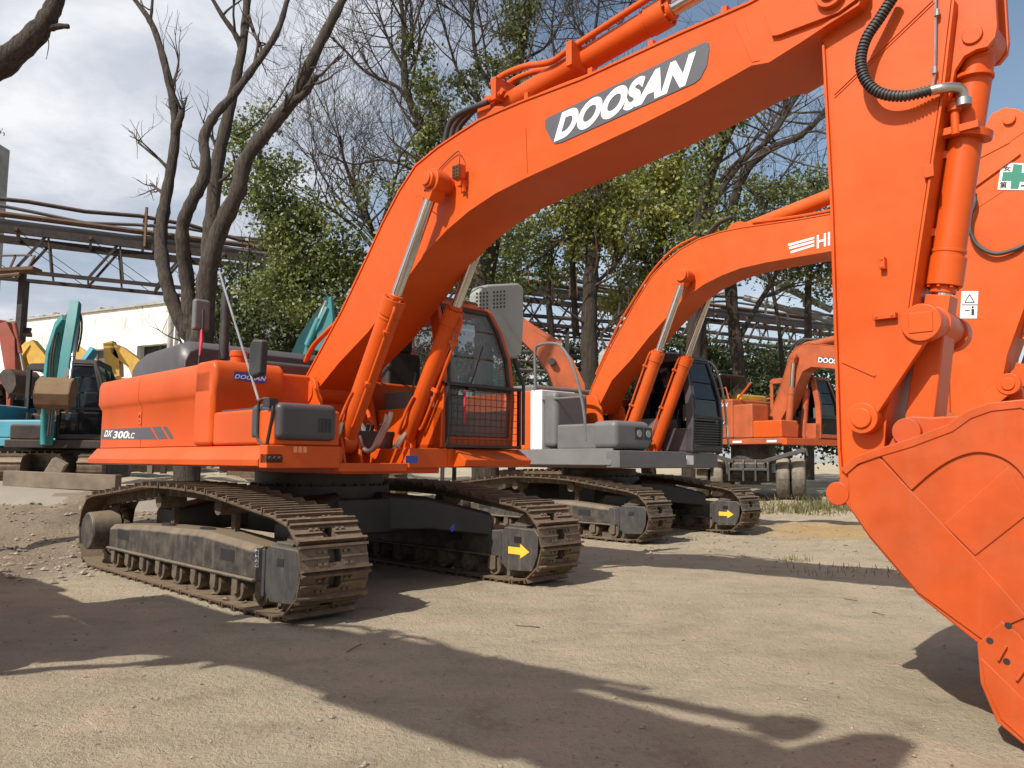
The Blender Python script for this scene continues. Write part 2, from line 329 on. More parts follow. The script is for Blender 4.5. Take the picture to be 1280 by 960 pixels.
def undercarriage(root, arrow_sides=(1,), dusty=True, detail=True, clean=False, numbers=True):
    rnd = random.Random(3)
    for sgn in (-1, 1):
        yc = 1.3*sgn; yo = yc+sgn*.2 if sgn < 0 else yc-.2   # yo: the face turned to the viewer
        make_belt(root, yc, .6, rnd)
        fr = MB()
        # long sloping side frame
        sec = lambda x, zt, zb, w=.2: [(x, yc-w, zb), (x, yc-w, zt-.05), (x, yc-w+.05, zt), (x, yc+w-.05, zt), (x, yc+w, zt-.05), (x, yc+w, zb)]
        fr.loft([sec(-1.86, .50, .25), sec(-.9, .55, .25), (sec(.5, .58, .26)), sec(1.55, .52, .26)])
        fr.box(-1.86, 1.55, yc-.235, yc+.235, .235, .262)
        fo = fr.build('track_frame', 'frame', root, bevel=.012)
        if detail:
            for x0, x1 in ((-1.62, -1.28), (.85, 1.12)): pk = MB(); pk.box(x0, x1, yc-.204, yc-.15, .36, .47); pk.build('access_pocket', 'black', fo, bevel=.01)
            for x in (-.62, .28):
                z = .573 if x < 0 else .585
                hb = MB(); hb.prism([(x+.13*math.cos(t*PI/8), yc-.06+.05*math.sin(t*PI/8)) for t in range(16)], z-.03, z+.004, 'z')
                hb.build('mud_hole', 'black', fo)
        # front yoke and idler guard
        G_ = [(1.76, .50), (1.80, .56), (2.22, .555), (2.27, .50), (2.25, .30), (2.18, .15), (1.84, .13), (1.76, .20)]
        yk = MB(); yk.prism(G_, yc-.262, yc-.16); yk.prism(G_, yc+.16, yc+.262)
        yk.box(1.50, 1.74, yc-.21, yc+.21, .25, .51); yk.box(1.80, 2.05, yc-.20, yc+.20, .55, .585)
        yk.beam((1.745, yc-.268, .16), (1.745, yc-.268, .53), .02, .03, side=(0, 1, 0))
        yko = yk.build('idler_guard', 'frame_clean', root, bevel=.025, seg=3)
        hb = MB(); hb.box(1.94, 2.04, yc-.266, yc-.24, .415, .475); hb.build('guard_hole', 'black', yko)
        if sgn in arrow_sides:
            a = MB(); y0 = yc-.266
            a.prism([(1.86, .30), (2.03, .30), (2.03, .265), (2.15, .335), (2.03, .405), (2.03, .37), (1.86, .37)], y0, y0+.003)
            a.build('arrow_decal', 'yellowdecal', yko)
        elif detail and numbers:
            a = MB(); a.box(1.50, 1.555, yc-.2135, yc-.209, .36, .50); a.build('number_decal', 'white', yko)
            text('number_text', '028', (1.55, yc-.216, .37), (1.55, yc-.216, .49), (1.505, yc-.216, .37), 'ink', yko, .01)
        idl = MB(); idl.cyl((1.98, yc-.10, .405), (1.98, yc+.10, .405), .27, n=32); idl.cyl((1.98, yc-.045, .405), (1.98, yc+.045, .405), .30, n=32)
        idl.build('idler_wheel', 'mud', root, bevel=.01)
        sp = MB(); sp.cyl((-2.2, yc-.035, .42), (-2.2, yc+.035, .42), .27, n=32)
        for k in range(21):
            a = 2*PI*k/21; sp.beam((-2.2+.26*math.cos(a), yc, .42+.26*math.sin(a)), (-2.2+.31*math.cos(a), yc, .42+.31*math.sin(a)), .06, .05, .05, .02, side=(0, 1, 0))
        so = sp.build('drive_sprocket', 'mud', root)
        fd = MB(); fd.cyl((-2.12, yc-.34, .42), (-2.12, yc-.05, .42), .205, .225, n=36); fd.cyl((-2.12, yc-.352, .42), (-2.12, yc-.34, .42), .19, .205, n=36)
        fd.build('final_drive', 'frame', root, bevel=.008)
        for k in range(9):
            x = -1.66+k*.405
            r = MB(); r.cyl((x, yc-.19, .155), (x, yc-.06, .155), .10, n=20); r.cyl((x, yc+.06, .155), (x, yc+.19, .155), .10, n=20); r.cyl((x, yc-.06, .155), (x, yc+.06, .155), .085, n=20)
            r.cyl((x, yc-.225, .155), (x, yc-.19, .155), .05, n=14); r.box(x-.05, x+.05, yc-.222, yc-.20, .12, .25)
            r.build('track_roller', 'mud', root)
        for x in (-.72, .62):
            r = MB(); r.cyl((x, yc-.13, .80), (x, yc+.13, .80), .075, n=18); r.box(x-.04, x+.04, yc+.02, yc+.07, .55, .80)
            r.build('carrier_roller', 'mud', root)
        g = MB()
        for k in range(60):
            x = rnd.uniform(-1.9, 1.9); y = yc+rnd.uniform(-.26, .26); s = rnd.uniform(.012, .035); g.add(*blob(x, y, .05+s*.3, s, rnd))
        tag(g.build('mud_clods', 'mud', root), kind='stuff')
    cf = MB()
    for sgn in (-1, 1):     # the four arms of the X frame
        for sx in (-1, 1):
            x1 = 1.32*sx; ring = []
            for t, zc, hh, hw in ((0, .70, .20, .45), (.45, .68, .17, .30), (1, .57, .12, .24)):
                cx = .35*sx+(x1-.35*sx)*t; cy = sgn*(.25+.87*t)
                ring.append([(cx-hw, cy, zc-hh), (cx+hw, cy, zc-hh), (cx+hw, cy, zc+hh-.04), (cx+hw-.05, cy, zc+hh), (cx-hw+.05, cy, zc+hh), (cx-hw, cy, zc+hh-.04)])
            cf.loft(ring)
    cf.box(-.85, .85, -.6, .6, .48, .84)
    cfo = cf.build('centre_frame', 'black', root, bevel=.03, seg=3)
    st = MB(); st.prism([(.50, .56), (.545, .60), (.56, .55), (.515, .525)], 1.585, 1.59, 'x')
    if arrow_sides == (1,) and numbers: st.build('blue_mark', 'blue', cfo)
    br = MB(); br.cyl((0, 0, .82), (0, 0, 1.10), .68, n=48); br.cyl((0, 0, .84), (0, 0, .96), .74, n=48)
    for k in range(36): a = 2*PI*k/36; br.cyl((.71*math.cos(a), .71*math.sin(a), .96), (.71*math.cos(a), .71*math.sin(a), .985), .017, n=6)
    br.build('swing_bearing', 'black', root)
    return cfo
def blob(x, y, z, s, rnd, flat=.6):
    v = []; f = [(0, 2, 4), (2, 1, 4), (1, 3, 4), (3, 0, 4), (2, 0, 5), (1, 2, 5), (3, 1, 5), (0, 3, 5)]
    for d in ((1, 0, 0), (-1, 0, 0), (0, 1, 0), (0, -1, 0), (0, 0, flat), (0, 0, -flat)):
        q = rnd.uniform(.6, 1.25); v.append((x+d[0]*s*q+rnd.uniform(-.2, .2)*s, y+d[1]*s*q+rnd.uniform(-.2, .2)*s, z+d[2]*s*q))
    return v, f
def boxboom(name, side, under, W, mat, root, flange=.012):
    """welded box boom: side outline (upper + lower polylines in x,z), slightly wider top and bottom plates"""
    poly = side+under[::-1]; b = MB(); b.prism(poly, -W/2, W/2)
    o = b.build(name, mat, root, bevel=.006)
    fl = MB()
    for line, s in ((side, 1), (under, -1)):
        P = [Vector((p[0], 0, p[1])) for p in line]; rings = []
        for i, p in enumerate(P):
            t = (P[min(i+1, len(P)-1)]-P[max(i-1, 0)]).normalized(); nn = Vector((-t.z, 0, t.x))*s
            a, c = p+nn*.012, p-nn*.008
            rings.append([(a.x, -W/2-flange, a.z), (a.x, W/2+flange, a.z), (c.x, W/2+flange, c.z), (c.x, -W/2-flange, c.z)])
        fl.loft(rings)
    fl.build('edge_plate', mat, o, bevel=.003, seg=1)
    return o
def hyd(name, p0, p1, tmid, r, rr, root, mat, pin_w=.12, rod_name='piston_rod', pipe=None):
    """hydraulic cylinder: barrel p0->mid, rod mid->p1"""
    p0, p1 = Vector(p0), Vector(p1); d = p1-p0; mid = p0+d*tmid; u = d.normalized()
    b = MB(); b.cyl(p0, mid, r, n=28); b.cyl(mid-u*.16, mid, r*1.13, n=28); b.cyl(p0, p0+u*.05, r*1.02, n=28); b.cyl(mid, mid+u*.04, r*.8, n=24)
    b.cyl(mid-u*.20, mid-u*.18, r*1.06, n=28)
    for k in range(8):
        a = u.orthogonal().normalized(); c = u.cross(a); t = 2*PI*k/8; q = mid+(a*math.cos(t)+c*math.sin(t))*r*.92
        b.cyl(q-u*.01, q+u*.014, .012, n=6)
    b.cyl(p0-Vector((0, pin_w/2, 0)), p0+Vector((0, pin_w/2, 0)), r*1.25, n=24)
    bo = b.build(name, mat, root, bevel=.004, seg=1)
    c = MB(); c.cyl(mid, p1, rr, n=24); c.build(rod_name, 'chrome', bo)
    e = MB(); e.cyl(p1-Vector((0, pin_w/2, 0)), p1+Vector((0, pin_w/2, 0)), r*1.1, n=24); e.beam(p1-u*.16, p1, r*1.5, r*1.7); e.build('rod_eye', mat, bo, bevel=.006)
    if pipe:
        q = MB()
        for off in pipe:
            o_ = Vector(off); s0 = p0+u*.22; s1 = mid-u*.06
            q.tube(smooth([s0+o_*.9, s0+u*.1+o_*1.05, p0+d*tmid*.6+o_*1.08, s1-u*.05+o_*1.02, s1+o_*.75], 4), .016, 8)
            q.beam(p0+d*tmid*.45+o_*.6, p0+d*tmid*.45+o_*1.25, .05, .04); q.beam(mid-u*.3+o_*.6, mid-u*.3+o_*1.25, .05, .04)
        q.build('oil_pipe', mat, bo)
    return bo
def pins(parent, lst, mat):
    for (x, z, y0, y1, r) in lst:
        b = MB(); b.cyl((x, y0, z), (x, y1, z), r, n=24); b.build('pin', mat, parent, bevel=.005, seg=1)
def cab(root, x0, x1, y0, y1, z0, z1, mat, glass, slope=.16, guard=True, roofmat=None, sidewin=True, glassf=None, farglass=None):
    """operator cab: lower panels, posts, curved front pillars, roof; glass panes as parts"""
    t = .06; fx = x1; zt = z1
    front = [(fx, z0), (fx+.03, z0+.55), (fx+.01, z0+.95), (fx-.04, z0+1.25), (fx-.11, zt-.06), (fx-.22, zt)]
    def yo_(z, far): k = max(0, (z-z0-.6)/(zt-z0-.6)); return -.26*k*k if far else 0
    zl = z0+.42; b = MB()
    lo = [(x0, z0), (fx, z0), (fx+.018, zl), (x0, zl)]
    b.prism(lo, y0, y0+t); b.prism(lo, y1-t, y1); b.box(x0, x0+t, y0, y1, z0, z0+.9); b.box(x0, fx, y0, y1, z0, z0+.05)
    b.box(fx-.03, fx+.0, y0, y1, z0, z0+.12)
    roof = [(x0, zt-.1), (x0, zt+.0), (x0+.1, zt+.05), (fx-.4, zt+.05), (fx-.20, zt+.02), (fx-.11, zt-.06), (fx-.20, zt-.10)]
    b.prism(roof, y0, y1-.24)
    for yy in (y0, y1-t):
        rings = []
        for i, (px_, pz) in enumerate(front):
            o_ = yo_(pz, yy > y0); wd = .085 if yy > y0 else .15
            rings.append([(px_-wd, yy+o_, pz), (px_, yy+o_, pz), (px_, yy+t+o_, pz), (px_-wd, yy+t+o_, pz)])
        b.loft(rings)
        b.loft([[(x0, yy+yo_(z_, yy > y0), z_), (x0+.1, yy+yo_(z_, yy > y0), z_), (x0+.1, yy+t+yo_(z_, yy > y0), z_), (x0, yy+t+yo_(z_, yy > y0), z_)] for z_ in (z0, z0+.9, z0+1.3, zt-.05)])
        if yy > y0: b.loft([[(xm-.03, yy+yo_(z_, 1), z_), (xm+.03, yy+yo_(z_, 1), z_), (xm+.03, yy+t+yo_(z_, 1), z_), (xm-.03, yy+t+yo_(z_, 1), z_)] for xm in ((x0+fx)*.5-.1,) for z_ in (zl, z0+.9, z0+1.3, zt-.08)])
    co = b.build('cab', mat, root, bevel=.02, seg=3)
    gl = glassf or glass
    g = MB(); yy = (y0+t*.8, y1-t*.8)
    for (a, c) in zip(front[:-1], front[1:]):
        zs = max(a[1], z0+.13)
        if c[1] <= zs: continue
        g.add([(a[0]-.03, yy[0], zs), (a[0]-.03, yy[1]+yo_(a[1], 1), zs), (c[0]-.03, yy[1]+yo_(c[1], 1), c[1]-.02), (c[0]-.03, yy[0], c[1]-.02)], [(0, 1, 2, 3)])
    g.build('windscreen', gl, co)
    fr = MB(); fr.box(fx-.01, fx+.03, y0+t, y1-t, z0+.60, z0+.645)
    fr.tube([(fx+.01, y0+t+.02, z0+.66), (fx-.0, y0+t+.02, z0+.97), (fx-.05, y0+t+.02, z0+1.25), (fx-.13, y0+t+.02, zt-.1), (fx-.13, y1-t-.22, zt-.1), (fx-.05, y1-t-.02+yo_(z0+1.25, 1), z0+1.25), (fx-.0, y1-t-.02+yo_(z0+.97, 1), z0+.97), (fx+.01, y1-t-.02, z0+.66)], .024, 6)
    fr.build('window_seal', 'rubber', co)
    for ys in (y0+.012, y1-.018):
        g = MB(); poly = [(x0+.09, zl+.0), (fx-.12, zl), (fx-.10, z0+.95), (fx-.15, z0+1.25), (fx-.24, zt-.09), (x0+.09, zt-.09)]
        tp = -.26 if ys > (y0+y1)/2 else 0
        g.prism(poly, ys, ys+.006)
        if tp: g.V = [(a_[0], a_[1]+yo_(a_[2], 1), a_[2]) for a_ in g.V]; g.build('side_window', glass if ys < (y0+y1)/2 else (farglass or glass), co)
    s = MB(); s.box(x0+.35, x0+.85, (y0+y1)/2-.25, (y0+y1)/2+.25, z0+.3, z0+.48); s.box(x0+.25, x0+.40, (y0+y1)/2-.24, (y0+y1)/2+.24, z0+.45, z0+1.12); s.box(x0+.27, x0+.37, (y0+y1)/2-.14, (y0+y1)/2+.14, z0+1.12, z0+1.32)
    s.build('driver_seat', 'rubber', co, bevel=.04, seg=3)
    for yy_ in (y0+.19, y1-.19):
        cn = MB(); cn.box(x0+.55, x0+1.0, yy_-.06, yy_+.06, z0+.3, z0+.62); cn.tube([(x0+.95, yy_, z0+.6), (x0+1.0, yy_, z0+.82)], .012, 6); cn.build('control_console', 'grey', co, bevel=.02)
    cn = MB(); cn.box(fx-.3, fx-.2, y0+.16, y0+.34, z0+.55, z0+.85); cn.build('monitor', 'grey', co, bevel=.02)
    if guard:
        gd = MB(); gx = fx+.07
        for p in (((gx, y0+.02, z0), (gx, y0+.02, z0+.66)), ((gx, y1+.02, z0), (gx, y1+.02, z0+.66)), ((gx, y0, z0+.64), (gx, y1+.04, z0+.64)), ((gx, y0, z0+.02), (gx, y1+.04, z0+.02))):
            gd.beam(p[0], p[1], .045, .03)
        gd.beam((gx-.035, (y0+y1)/2, z0+.64), (gx-.035, (y0+y1)/2, z0+.66), y1-y0+.06, .11, side=(0, 1, 0))
        gdo = gd.build('lower_window_guard', 'black', co, bevel=.004, seg=1)
        ms = MB()
        for k in range(13): y = y0+.07+(y1-y0-.08)*k/12; ms.cyl((gx, y, z0+.04), (gx, y, z0+.62), .0035, n=5)
        for k in range(8): z = z0+.09+k*.07; ms.cyl((gx, y0+.03, z), (gx, y1+.0, z), .0035, n=5)
        ms.build('wire_mesh', 'black', gdo)
    return co

# ------------------------------------------------------------------ near excavator
A = Frame(-2.08, 8.59, -.777)
def rounded_box(b, x0, x1, y0, y1, z0, z1): return b.box(x0, x1, y0, y1, z0, z1)
def body_section(x, y_in, z0, z1, yo, bulge=.045, cz=1.84):
    """side panel section (y,z) with the swelling above the crease; yo = outer y (negative)"""
    return [(x, y_in, z0), (x, yo, z0), (x, yo, cz-.05), (x, yo-bulge*.5, cz-.015), (x, yo-bulge, cz+.03), (x, yo-bulge, z1-.10), (x, yo-bulge*.75, z1-.045), (x, yo-bulge*.2, z1-.012), (x, yo+.08, z1), (x, y_in, z1)]
def front_mirror(root, p, w=.17, h=.30, tilt=0, name='mirror'):
    b = MB(); x, y, z = p; b.box(x-.045, x+.035, y-w/2, y+w/2, z-h/2, z+h/2)
    return b.build(name, 'rubber', root, bevel=.03, seg=3)
def near_excavator():
    root = empty('crawler_excavator', (A.mx, A.my, 0), A.th)
    undercarriage(root, arrow_sides=(1,))
    # ---- boom
    side = A.xz([(366, 505), (363, 494), (369, 481), (384, 470), (428, 388), (460, 320), (478, 280), (500, 238), (520, 207), (548, 184), (575, 166), (600, 150), (627, 138), (653, 127), (690, 113), (727, 99), (790, 70), (850, 42), (937, 4), (990, -26), (1040, -32)], -.27)
    under = A.xz([(372, 512), (384, 505), (392, 493), (425, 452), (461, 414), (492, 372), (516, 338), (533, 315), (560, 286), (587, 263), (620, 241), (657, 222), (727, 190), (800, 156), (860, 126), (940, 81), (962, 77), (1003, 51), (1033, 31), (1073, 6), (1082, -16)], -.27)
    bo = boxboom('boom', side, under, .54, 'orange', root)
    pins(bo, [(.25, 1.93, -.36, .36, .12), (5.80, 3.93, -.34, .34, .085), (5.80, 3.93, -.36, .36, .05)], 'orange')
    w = MB()
    q = [A.y(x, y, -.272) for x, y in ((657, 160), (659, 216))]; w.beam(q[0], q[1], .008, .008, side=(0, 1, 0)); w.build('weld_bead', 'orange', bo); w = MB()
    q = [A.y(x, y, -.272) for x, y in ((917, 27), (940, 78), (950, 76), (928, 22))]
    w.add([(p.x, -.27, p.z) for p in q]+[(p.x, -.276, p.z) for p in q], [(0, 1, 2, 3), (7, 6, 5, 4), (0, 4, 5, 1), (1, 5, 6, 2), (2, 6, 7, 3), (3, 7, 4, 0)])
    w.build('weld_plate', 'orange', bo, bevel=.002, seg=1); w = MB()
    q = [A.y(x, y, -.272) for x, y in ((957, 17), (967, 47), (975, 46), (1050, 18), (1083, -6), (1060, -34), (1000, -20))]
    w.prism([(p.x, p.z) for p in q], -.30, -.265)
    w.build('weld_plate', 'orange', bo, bevel=.002, seg=1)
    # lettering plate
    q = A.xz([(682, 151), (686, 147), (881, 53), (886, 54), (887, 62), (884, 82), (876, 98), (869, 104), (703, 178), (694, 180), (690, 176), (682, 160)], -.27)
    d = MB(); d.prism(q, -.276, -.27); pl = d.build('name_plate', 'decalgrey', bo)
    P = lambda x, y: tuple(A.y(x, y, -.279))
    text('name_lettering', 'DOOSAN', P(692, 178), P(864, 104), P(697, 143), 'white', pl, .055, .22)
    # work lamp on the boom side
    c = A.y(575, 216, -.33); b = MB(); b.box(c.x-.045, c.x+.05, -.37, -.31, c.z-.065, c.z+.065)
    lo = b.build('work_lamp', 'orange', bo, bevel=.012)
    g = MB(); [g.box(c.x-.04+i*.021, c.x-.034+i*.021, -.385, -.37, c.z-.055, c.z+.055) for i in range(5)]; [g.box(c.x-.045, c.x+.05, -.385, -.377, c.z-.05+i*.03, c.z-.045+i*.03) for i in range(4)]
    g.build('lamp_grille', 'bucketrust', lo)
    b = MB(); b.box(c.x-.02, c.x+.03, -.35, -.27, c.z-.12, c.z-.065); b.beam((c.x+.02, -.31, c.z-.1), (c.x+.035, -.31, c.z-.17), .02, .03); b.build('lamp_bracket', 'orange', lo)
    cb = MB(); cb.tube(smooth([(c.x, -.34, c.z+.06), (c.x+.0, -.34, c.z+.17), (c.x-.10, -.29, c.z+.22), (c.x-.35, -.285, c.z+.12), (c.x-.45, -.285, c.z+.0)], 5), .005, 5)
    e = A.y(545, 235, -.42); cb.tube(smooth([(c.x-.55, -.285, c.z-.05), (c.x-.50, -.30, c.z-.2), (e.x-.25, -.33, e.z-.05), (e.x-.06, -.5, e.z-.02)], 5), .005, 5)
    cb.build('lamp_cable', 'rubber', bo)
    # brackets, hoses and pipes along the boom back
    tp = A.xz([(520, 207), (575, 166), (627, 138), (690, 113), (790, 70), (850, 42), (937, 4)], -.27)
    pp = MB()
    for yy in (-.17, -.09):
        pp.tube(smooth([(x, yy, z+.06) for x, z in A.xz([(640, 133), (690, 112), (727, 98), (790, 70), (850, 42), (937, 4), (1000, -28)], -.27)], 4), .018, 8)
    for px_, py_ in ((652, 126), (732, 96), (808, 62), (900, 20)):
        q = A.y(px_, py_, -.27); pp.box(q.x-.02, q.x+.02, -.22, -.05, q.z-.01, q.z+.09)
    pp.build('oil_pipe', 'orange', bo, bevel=0)
    hp = MB()
    for yy, k in ((-.16, 0), (-.06, 1), (.05, 2)):
        pts = [(556+k*7, 178), (560+k*7, 160), (568+k*8, 147), (585+k*5, 137), (611, 127+k*4)]
        hp.tube(smooth([A.y(a, c_, yy) for a, c_ in pts], 5), .026, 10)
    hp.build('hose', 'rubber', bo)
    ft = MB()
    for yy in (-.15, -.05, .06):
        ft.cyl(A.y(608, 127, yy), A.y(626, 118, yy), .03, n=12); q = A.y(626, 118, yy); ft.beam(q, q+Vector((.04, 0, .03)), .04, .05)
    q = [A.y(a, c_, 0) for a, c_ in ((626, 118), (640, 106), (668, 95), (700, 90), (722, 76), (760, 52), (820, 14), (880, -24))]
    ft.tube(smooth([v+Vector((0, -.12, .04)) for v in q], 4), .026, 10); ft.tube(smooth([v+Vector((0, .02, .05)) for v in q], 4), .026, 10)
    for a, c_ in ((632, 115), (726, 72)): q = A.y(a, c_, -.05); ft.box(q.x-.03, q.x+.03, -.2, .1, q.z-.12, q.z+.08)
    ft.build('pipe_fitting', 'orange', bo, bevel=.003, seg=1)
    # pipes running down the boom back to the deck
    rp = MB()
    for yy, o in ((-.16, 0), (-.06, 5), (.06, 10)):
        rp.tube(smooth([A.y(a+o*.3, c_, yy) for a, c_ in ((381, 452), (386, 440), (394, 428), (410, 412), (424, 396), (448, 345), (475, 292), (505, 232), (540, 190))], 4), .018, 8)
    rp.build('return_pipe', 'orange', bo)
    ears = MB(); q = A.xz([(590, 158), (604, 142), (615, 131), (624, 131), (640, 138), (655, 128)], -.2); q = q[:5]+A.xz([(640, 150), (600, 165)], -.2)
    ears.prism(q, -.17, -.14); ears.prism(q, .14, .17); ears.build('cylinder_ear', 'orange', bo, bevel=.004, seg=1)
    # ---- boom cylinders (one each side)
    for s in (-1, 1):
        yc_ = -.41 if s < 0 else .31; p0 = Vector((1.07, yc_, 1.40)); p1 = Vector((2.38, yc_, 3.64))
        cy = hyd('boom_cylinder', p0, p1, .575, .098 if s < 0 else .086, .05, root, 'orange', .14, pipe=[(.10, -.055, -.06)] if s < 0 else [(.11, .03, -.06)])
        b = MB(); b.cyl((2.38, .25*s, 3.64), (2.38, .52*s, 3.64), .088, .075, n=28); b.cyl((2.38, .5*s, 3.64), (2.38, .54*s, 3.64), .055, n=20)
        b.build('cylinder_boss', 'orange', bo, bevel=.008)
        b = MB(); b.cyl((1.07, .28*s, 1.40), (1.07, .5*s, 1.40), .075, n=20); b.prism([(.82, 1.15), (1.25, 1.15), (1.17, 1.43), (1.07, 1.52), (.97, 1.47)], .30*s, .33*s); b.prism([(.82, 1.15), (1.25, 1.15), (1.17, 1.43), (1.07, 1.52), (.97, 1.47)], .49*s, .52*s)
        b.build('cylinder_bracket', 'orange', root, bevel=.006)
        hs = MB()
        for k in range(2):
            hs.tube(smooth([(.62, .18*s-.1, 1.62-k*.05), (.72, .25*s-.12, 1.45), (.82+k*.04, .32*s-.16, 1.28), (1.0+k*.05, .35*s-.17, 1.30), (1.1+k*.05, .38*s-.15, 1.45), (1.14+k*.05, .40*s-.12, 1.58)], 6), .020, 8)
        hs.build('cylinder_hose', 'steel', root)
        if s > 0:
            for k in range(2):
                hs = MB(); hs.tube(smooth([A.y(a+k*5, c_-k*3, -.24-k*.04) for a, c_ in ((444, 548), (447, 560), (456, 567), (466, 560), (474, 545), (481, 530), (484, 518))], 5), .022, 8); hs.build('cylinder_hose', 'steel', root)
            hs = MB(); hs.tube(smooth([A.y(a, c_, -.2) for a, c_ in ((434, 552), (436, 538), (441, 522), (450, 512), (459, 514), (464, 530))], 5), .02, 8); hs.build('cylinder_hose', 'orange', root)
        hs = MB(); hs.tube(smooth([(1.10, yc_-.10, 1.50), (1.2, yc_-.13, 1.62), (1.25, yc_-.11, 1.74), (1.34, yc_-.10, 1.86)], 5), .017, 8); hs.build('hose_loop', 'orange', cy)
    # foot brackets
    b = MB()
    for s in (-1, 1):
        b.prism([(-.05, 1.3), (.62, 1.3), (.48, 1.86)]+arc(.25, 1.93, .17, 0, 180, 8)+[(.02, 1.6)], .30*s, .345*s)
    b.build('boom_bracket', 'orange', root, bevel=.008)
    # ---- arm cylinder
    hyd('arm_cylinder', A.y(618, 141, 0), Vector((5.62, 0, 4.62)), .62, .098, .055, root, 'orange', .2)
    # ---- arm
    arm = MB(); prof = [(5.70, 3.70), (5.63, 3.95), (5.50, 4.50), (5.56, 4.66), (5.70, 4.68), (5.98, 4.30), (6.42, 4.02), (6.385, 3.69), (6.305, 3.16), (6.155, 2.34), (6.075, 1.89), (5.97, 1.48), (5.93, 1.12), (5.86, 1.00), (5.77, 1.0), (5.72, 1.15), (5.715, 1.31), (5.72, 2.7)]
    arm.prism(prof, -.19, .19); ao = arm.build('arm', 'orange', root, bevel=.006)
    fl = MB(); fl.prism([(5.705, 1.3), (5.722, 1.3), (5.727, 2.7), (5.71, 3.70), (5.695, 3.70), (5.71, 2.7)], -.215, .215)
    fl.prism([(6.39, 3.69), (6.31, 3.16), (6.16, 2.34), (6.08, 1.89), (6.095, 1.89), (6.175, 2.34), (6.325, 3.16), (6.405, 3.69)], -.20, .20)
    q = [(5.705, 1.3), (5.722, 1.3), (5.73, 1.12), (5.715, 1.12)]; fl.prism(q, -.215, .215)
    fl.build('edge_plate', 'orange', ao, bevel=.003, seg=1)
    P = lambda x, y, v=-.192: A.y(x, y, v)
    for a_, b_, w1, w2 in (((1043, 118), (1166, 0), .008, .006), ((1043, 122), (1175, -4), .006, .006), ((1053, 452), (1094, 470), .012, .01)):
        w = MB(); w.beam(P(*a_), P(*b_), w1, w2, side=(0, 1, 0)); w.build('weld_seam', 'orange', ao)
    for (cx_, cy_, dx, dy) in ((1105, 330, .016, .035), (1108, 396, .06, .017)):
        q = P(cx_, cy_); b = MB(); b.box(q.x-dx, q.x+dx, -.23, -.19, q.z-dy, q.z+dy)
        for s in (-1, 1): b.cyl((q.x+s*dx*.7*(dx > dy), -.236, q.z+s*dy*.6*(dy > dx)), (q.x+s*dx*.7*(dx > dy), -.226, q.z+s*dy*.6*(dy > dx)), .010, n=8)
        b.build('clamp_block', 'orange', ao, bevel=.004, seg=1)
    q = P(1161, 215); b = MB(); b.box(q.x-.02, q.x+.03, -.215, -.19, q.z-.035, q.z+.035); b.build('clamp_block', 'orange', ao, bevel=.003)
    # spiral-wrapped hose, its elbow and the thin steel line
    hz = [(1118, -6, -.26), (1100, 22, -.28), (1083, 48, -.30), (1076, 76, -.31), (1082, 100, -.31), (1100, 116, -.30), (1130, 120, -.28), (1167, 112, -.25)]
    pts = smooth([A.y(a, c_, v) for a, c_, v in hz], 14); b = MB(); b.tube(pts, .024, 10)
    ho = b.build('bucket_hose', 'rubber', ao)
    sp = MB(); L = 0; ph = 0; prev = pts[0]; spi = []
    tot = sum((pts[i+1]-pts[i]).length for i in range(len(pts)-1)); N = int(tot/.019)
    cum = [0]
    for i in range(len(pts)-1): cum.append(cum[-1]+(pts[i+1]-pts[i]).length)
    for k in range(N):
        s_ = tot*k/N; i = max(j for j in range(len(cum)) if cum[j] <= s_); i = min(i, len(pts)-2); f_ = (s_-cum[i])/(cum[i+1]-cum[i]); p = pts[i].lerp(pts[i+1], f_); u = (pts[i+1]-pts[i]).normalized()
        sp.cyl(p-u*.005, p+u*.005, .031, n=12)
    sp.build('spiral_guard', 'rubber', ho)
    b = MB(); b.tube(smooth([A.y(1165, 113, -.25), A.y(1178, 110, -.24), A.y(1192, 109, -.20), A.y(1202, 113, -.16), A.y(1204, 124, -.14)], 5), .027, 12); q = A.y(1204, 124, -.14); b.cyl(q, q+Vector((0, 0, -.04)), .04, n=12)
    b.build('elbow_fitting', 'steel', ho)
    b = MB(); b.tube([A.y(1170, -10, -.21), A.y(1169, 92, -.21), A.y(1166, 108, -.215)], .006, 6); b.cyl(A.y(1171, 12, -.215), A.y(1171, 20, -.215), .014, n=8); b.cyl(A.y(1168, 84, -.215), A.y(1168, 92, -.215), .014, n=8)
    b.build('grease_line', 'steel', ao)
    # ear for the bucket cylinder
    b = MB(); q = [(6.36, 3.95), (6.58, 3.95), (6.58, 3.50), (6.57, 3.44), (6.53, 3.40), (6.48, 3.405), (6.42, 3.39), (6.375, 3.33), (6.345, 3.20), (6.31, 3.16)]
    for s in (-1, 1): b.prism(q, .10*s, .135*s)
    eo = b.build('cylinder_ear', 'orange', ao, bevel=.005); pins(eo, [(6.465, 3.49, -.15, .15, .05)], 'orange')
    bc = hyd('bucket_cylinder', (6.465, 0, 3.49), (6.19, 0, 1.98), .86, .085, .052, root, 'orange', .18, pipe=[(-.115, -.06, .0)])
    b = MB(); q = A.y(1193, 165, -.1); b.box(6.28, 6.47, -.14, -.08, q.z-.02, q.z+.02); b.cyl((6.36, -.13, q.z-.03), (6.36, -.13, q.z+.17), .022, n=10); b.cyl((6.36, -.13, q.z+.1), (6.36, -.13, q.z+.14), .036, n=10)
    b.cyl((6.40, -.02, q.z-.03), (6.41, -.02, q.z+.01), .105, n=28); b.build('pipe_clamp', 'orange', bc, bevel=.003); b = MB(); b.cyl((6.43, -.02, q.z+.29), (6.431, -.02, q.z+.31), .10, n=28); b.build('barrel_band', 'orange', bc, bevel=.003)
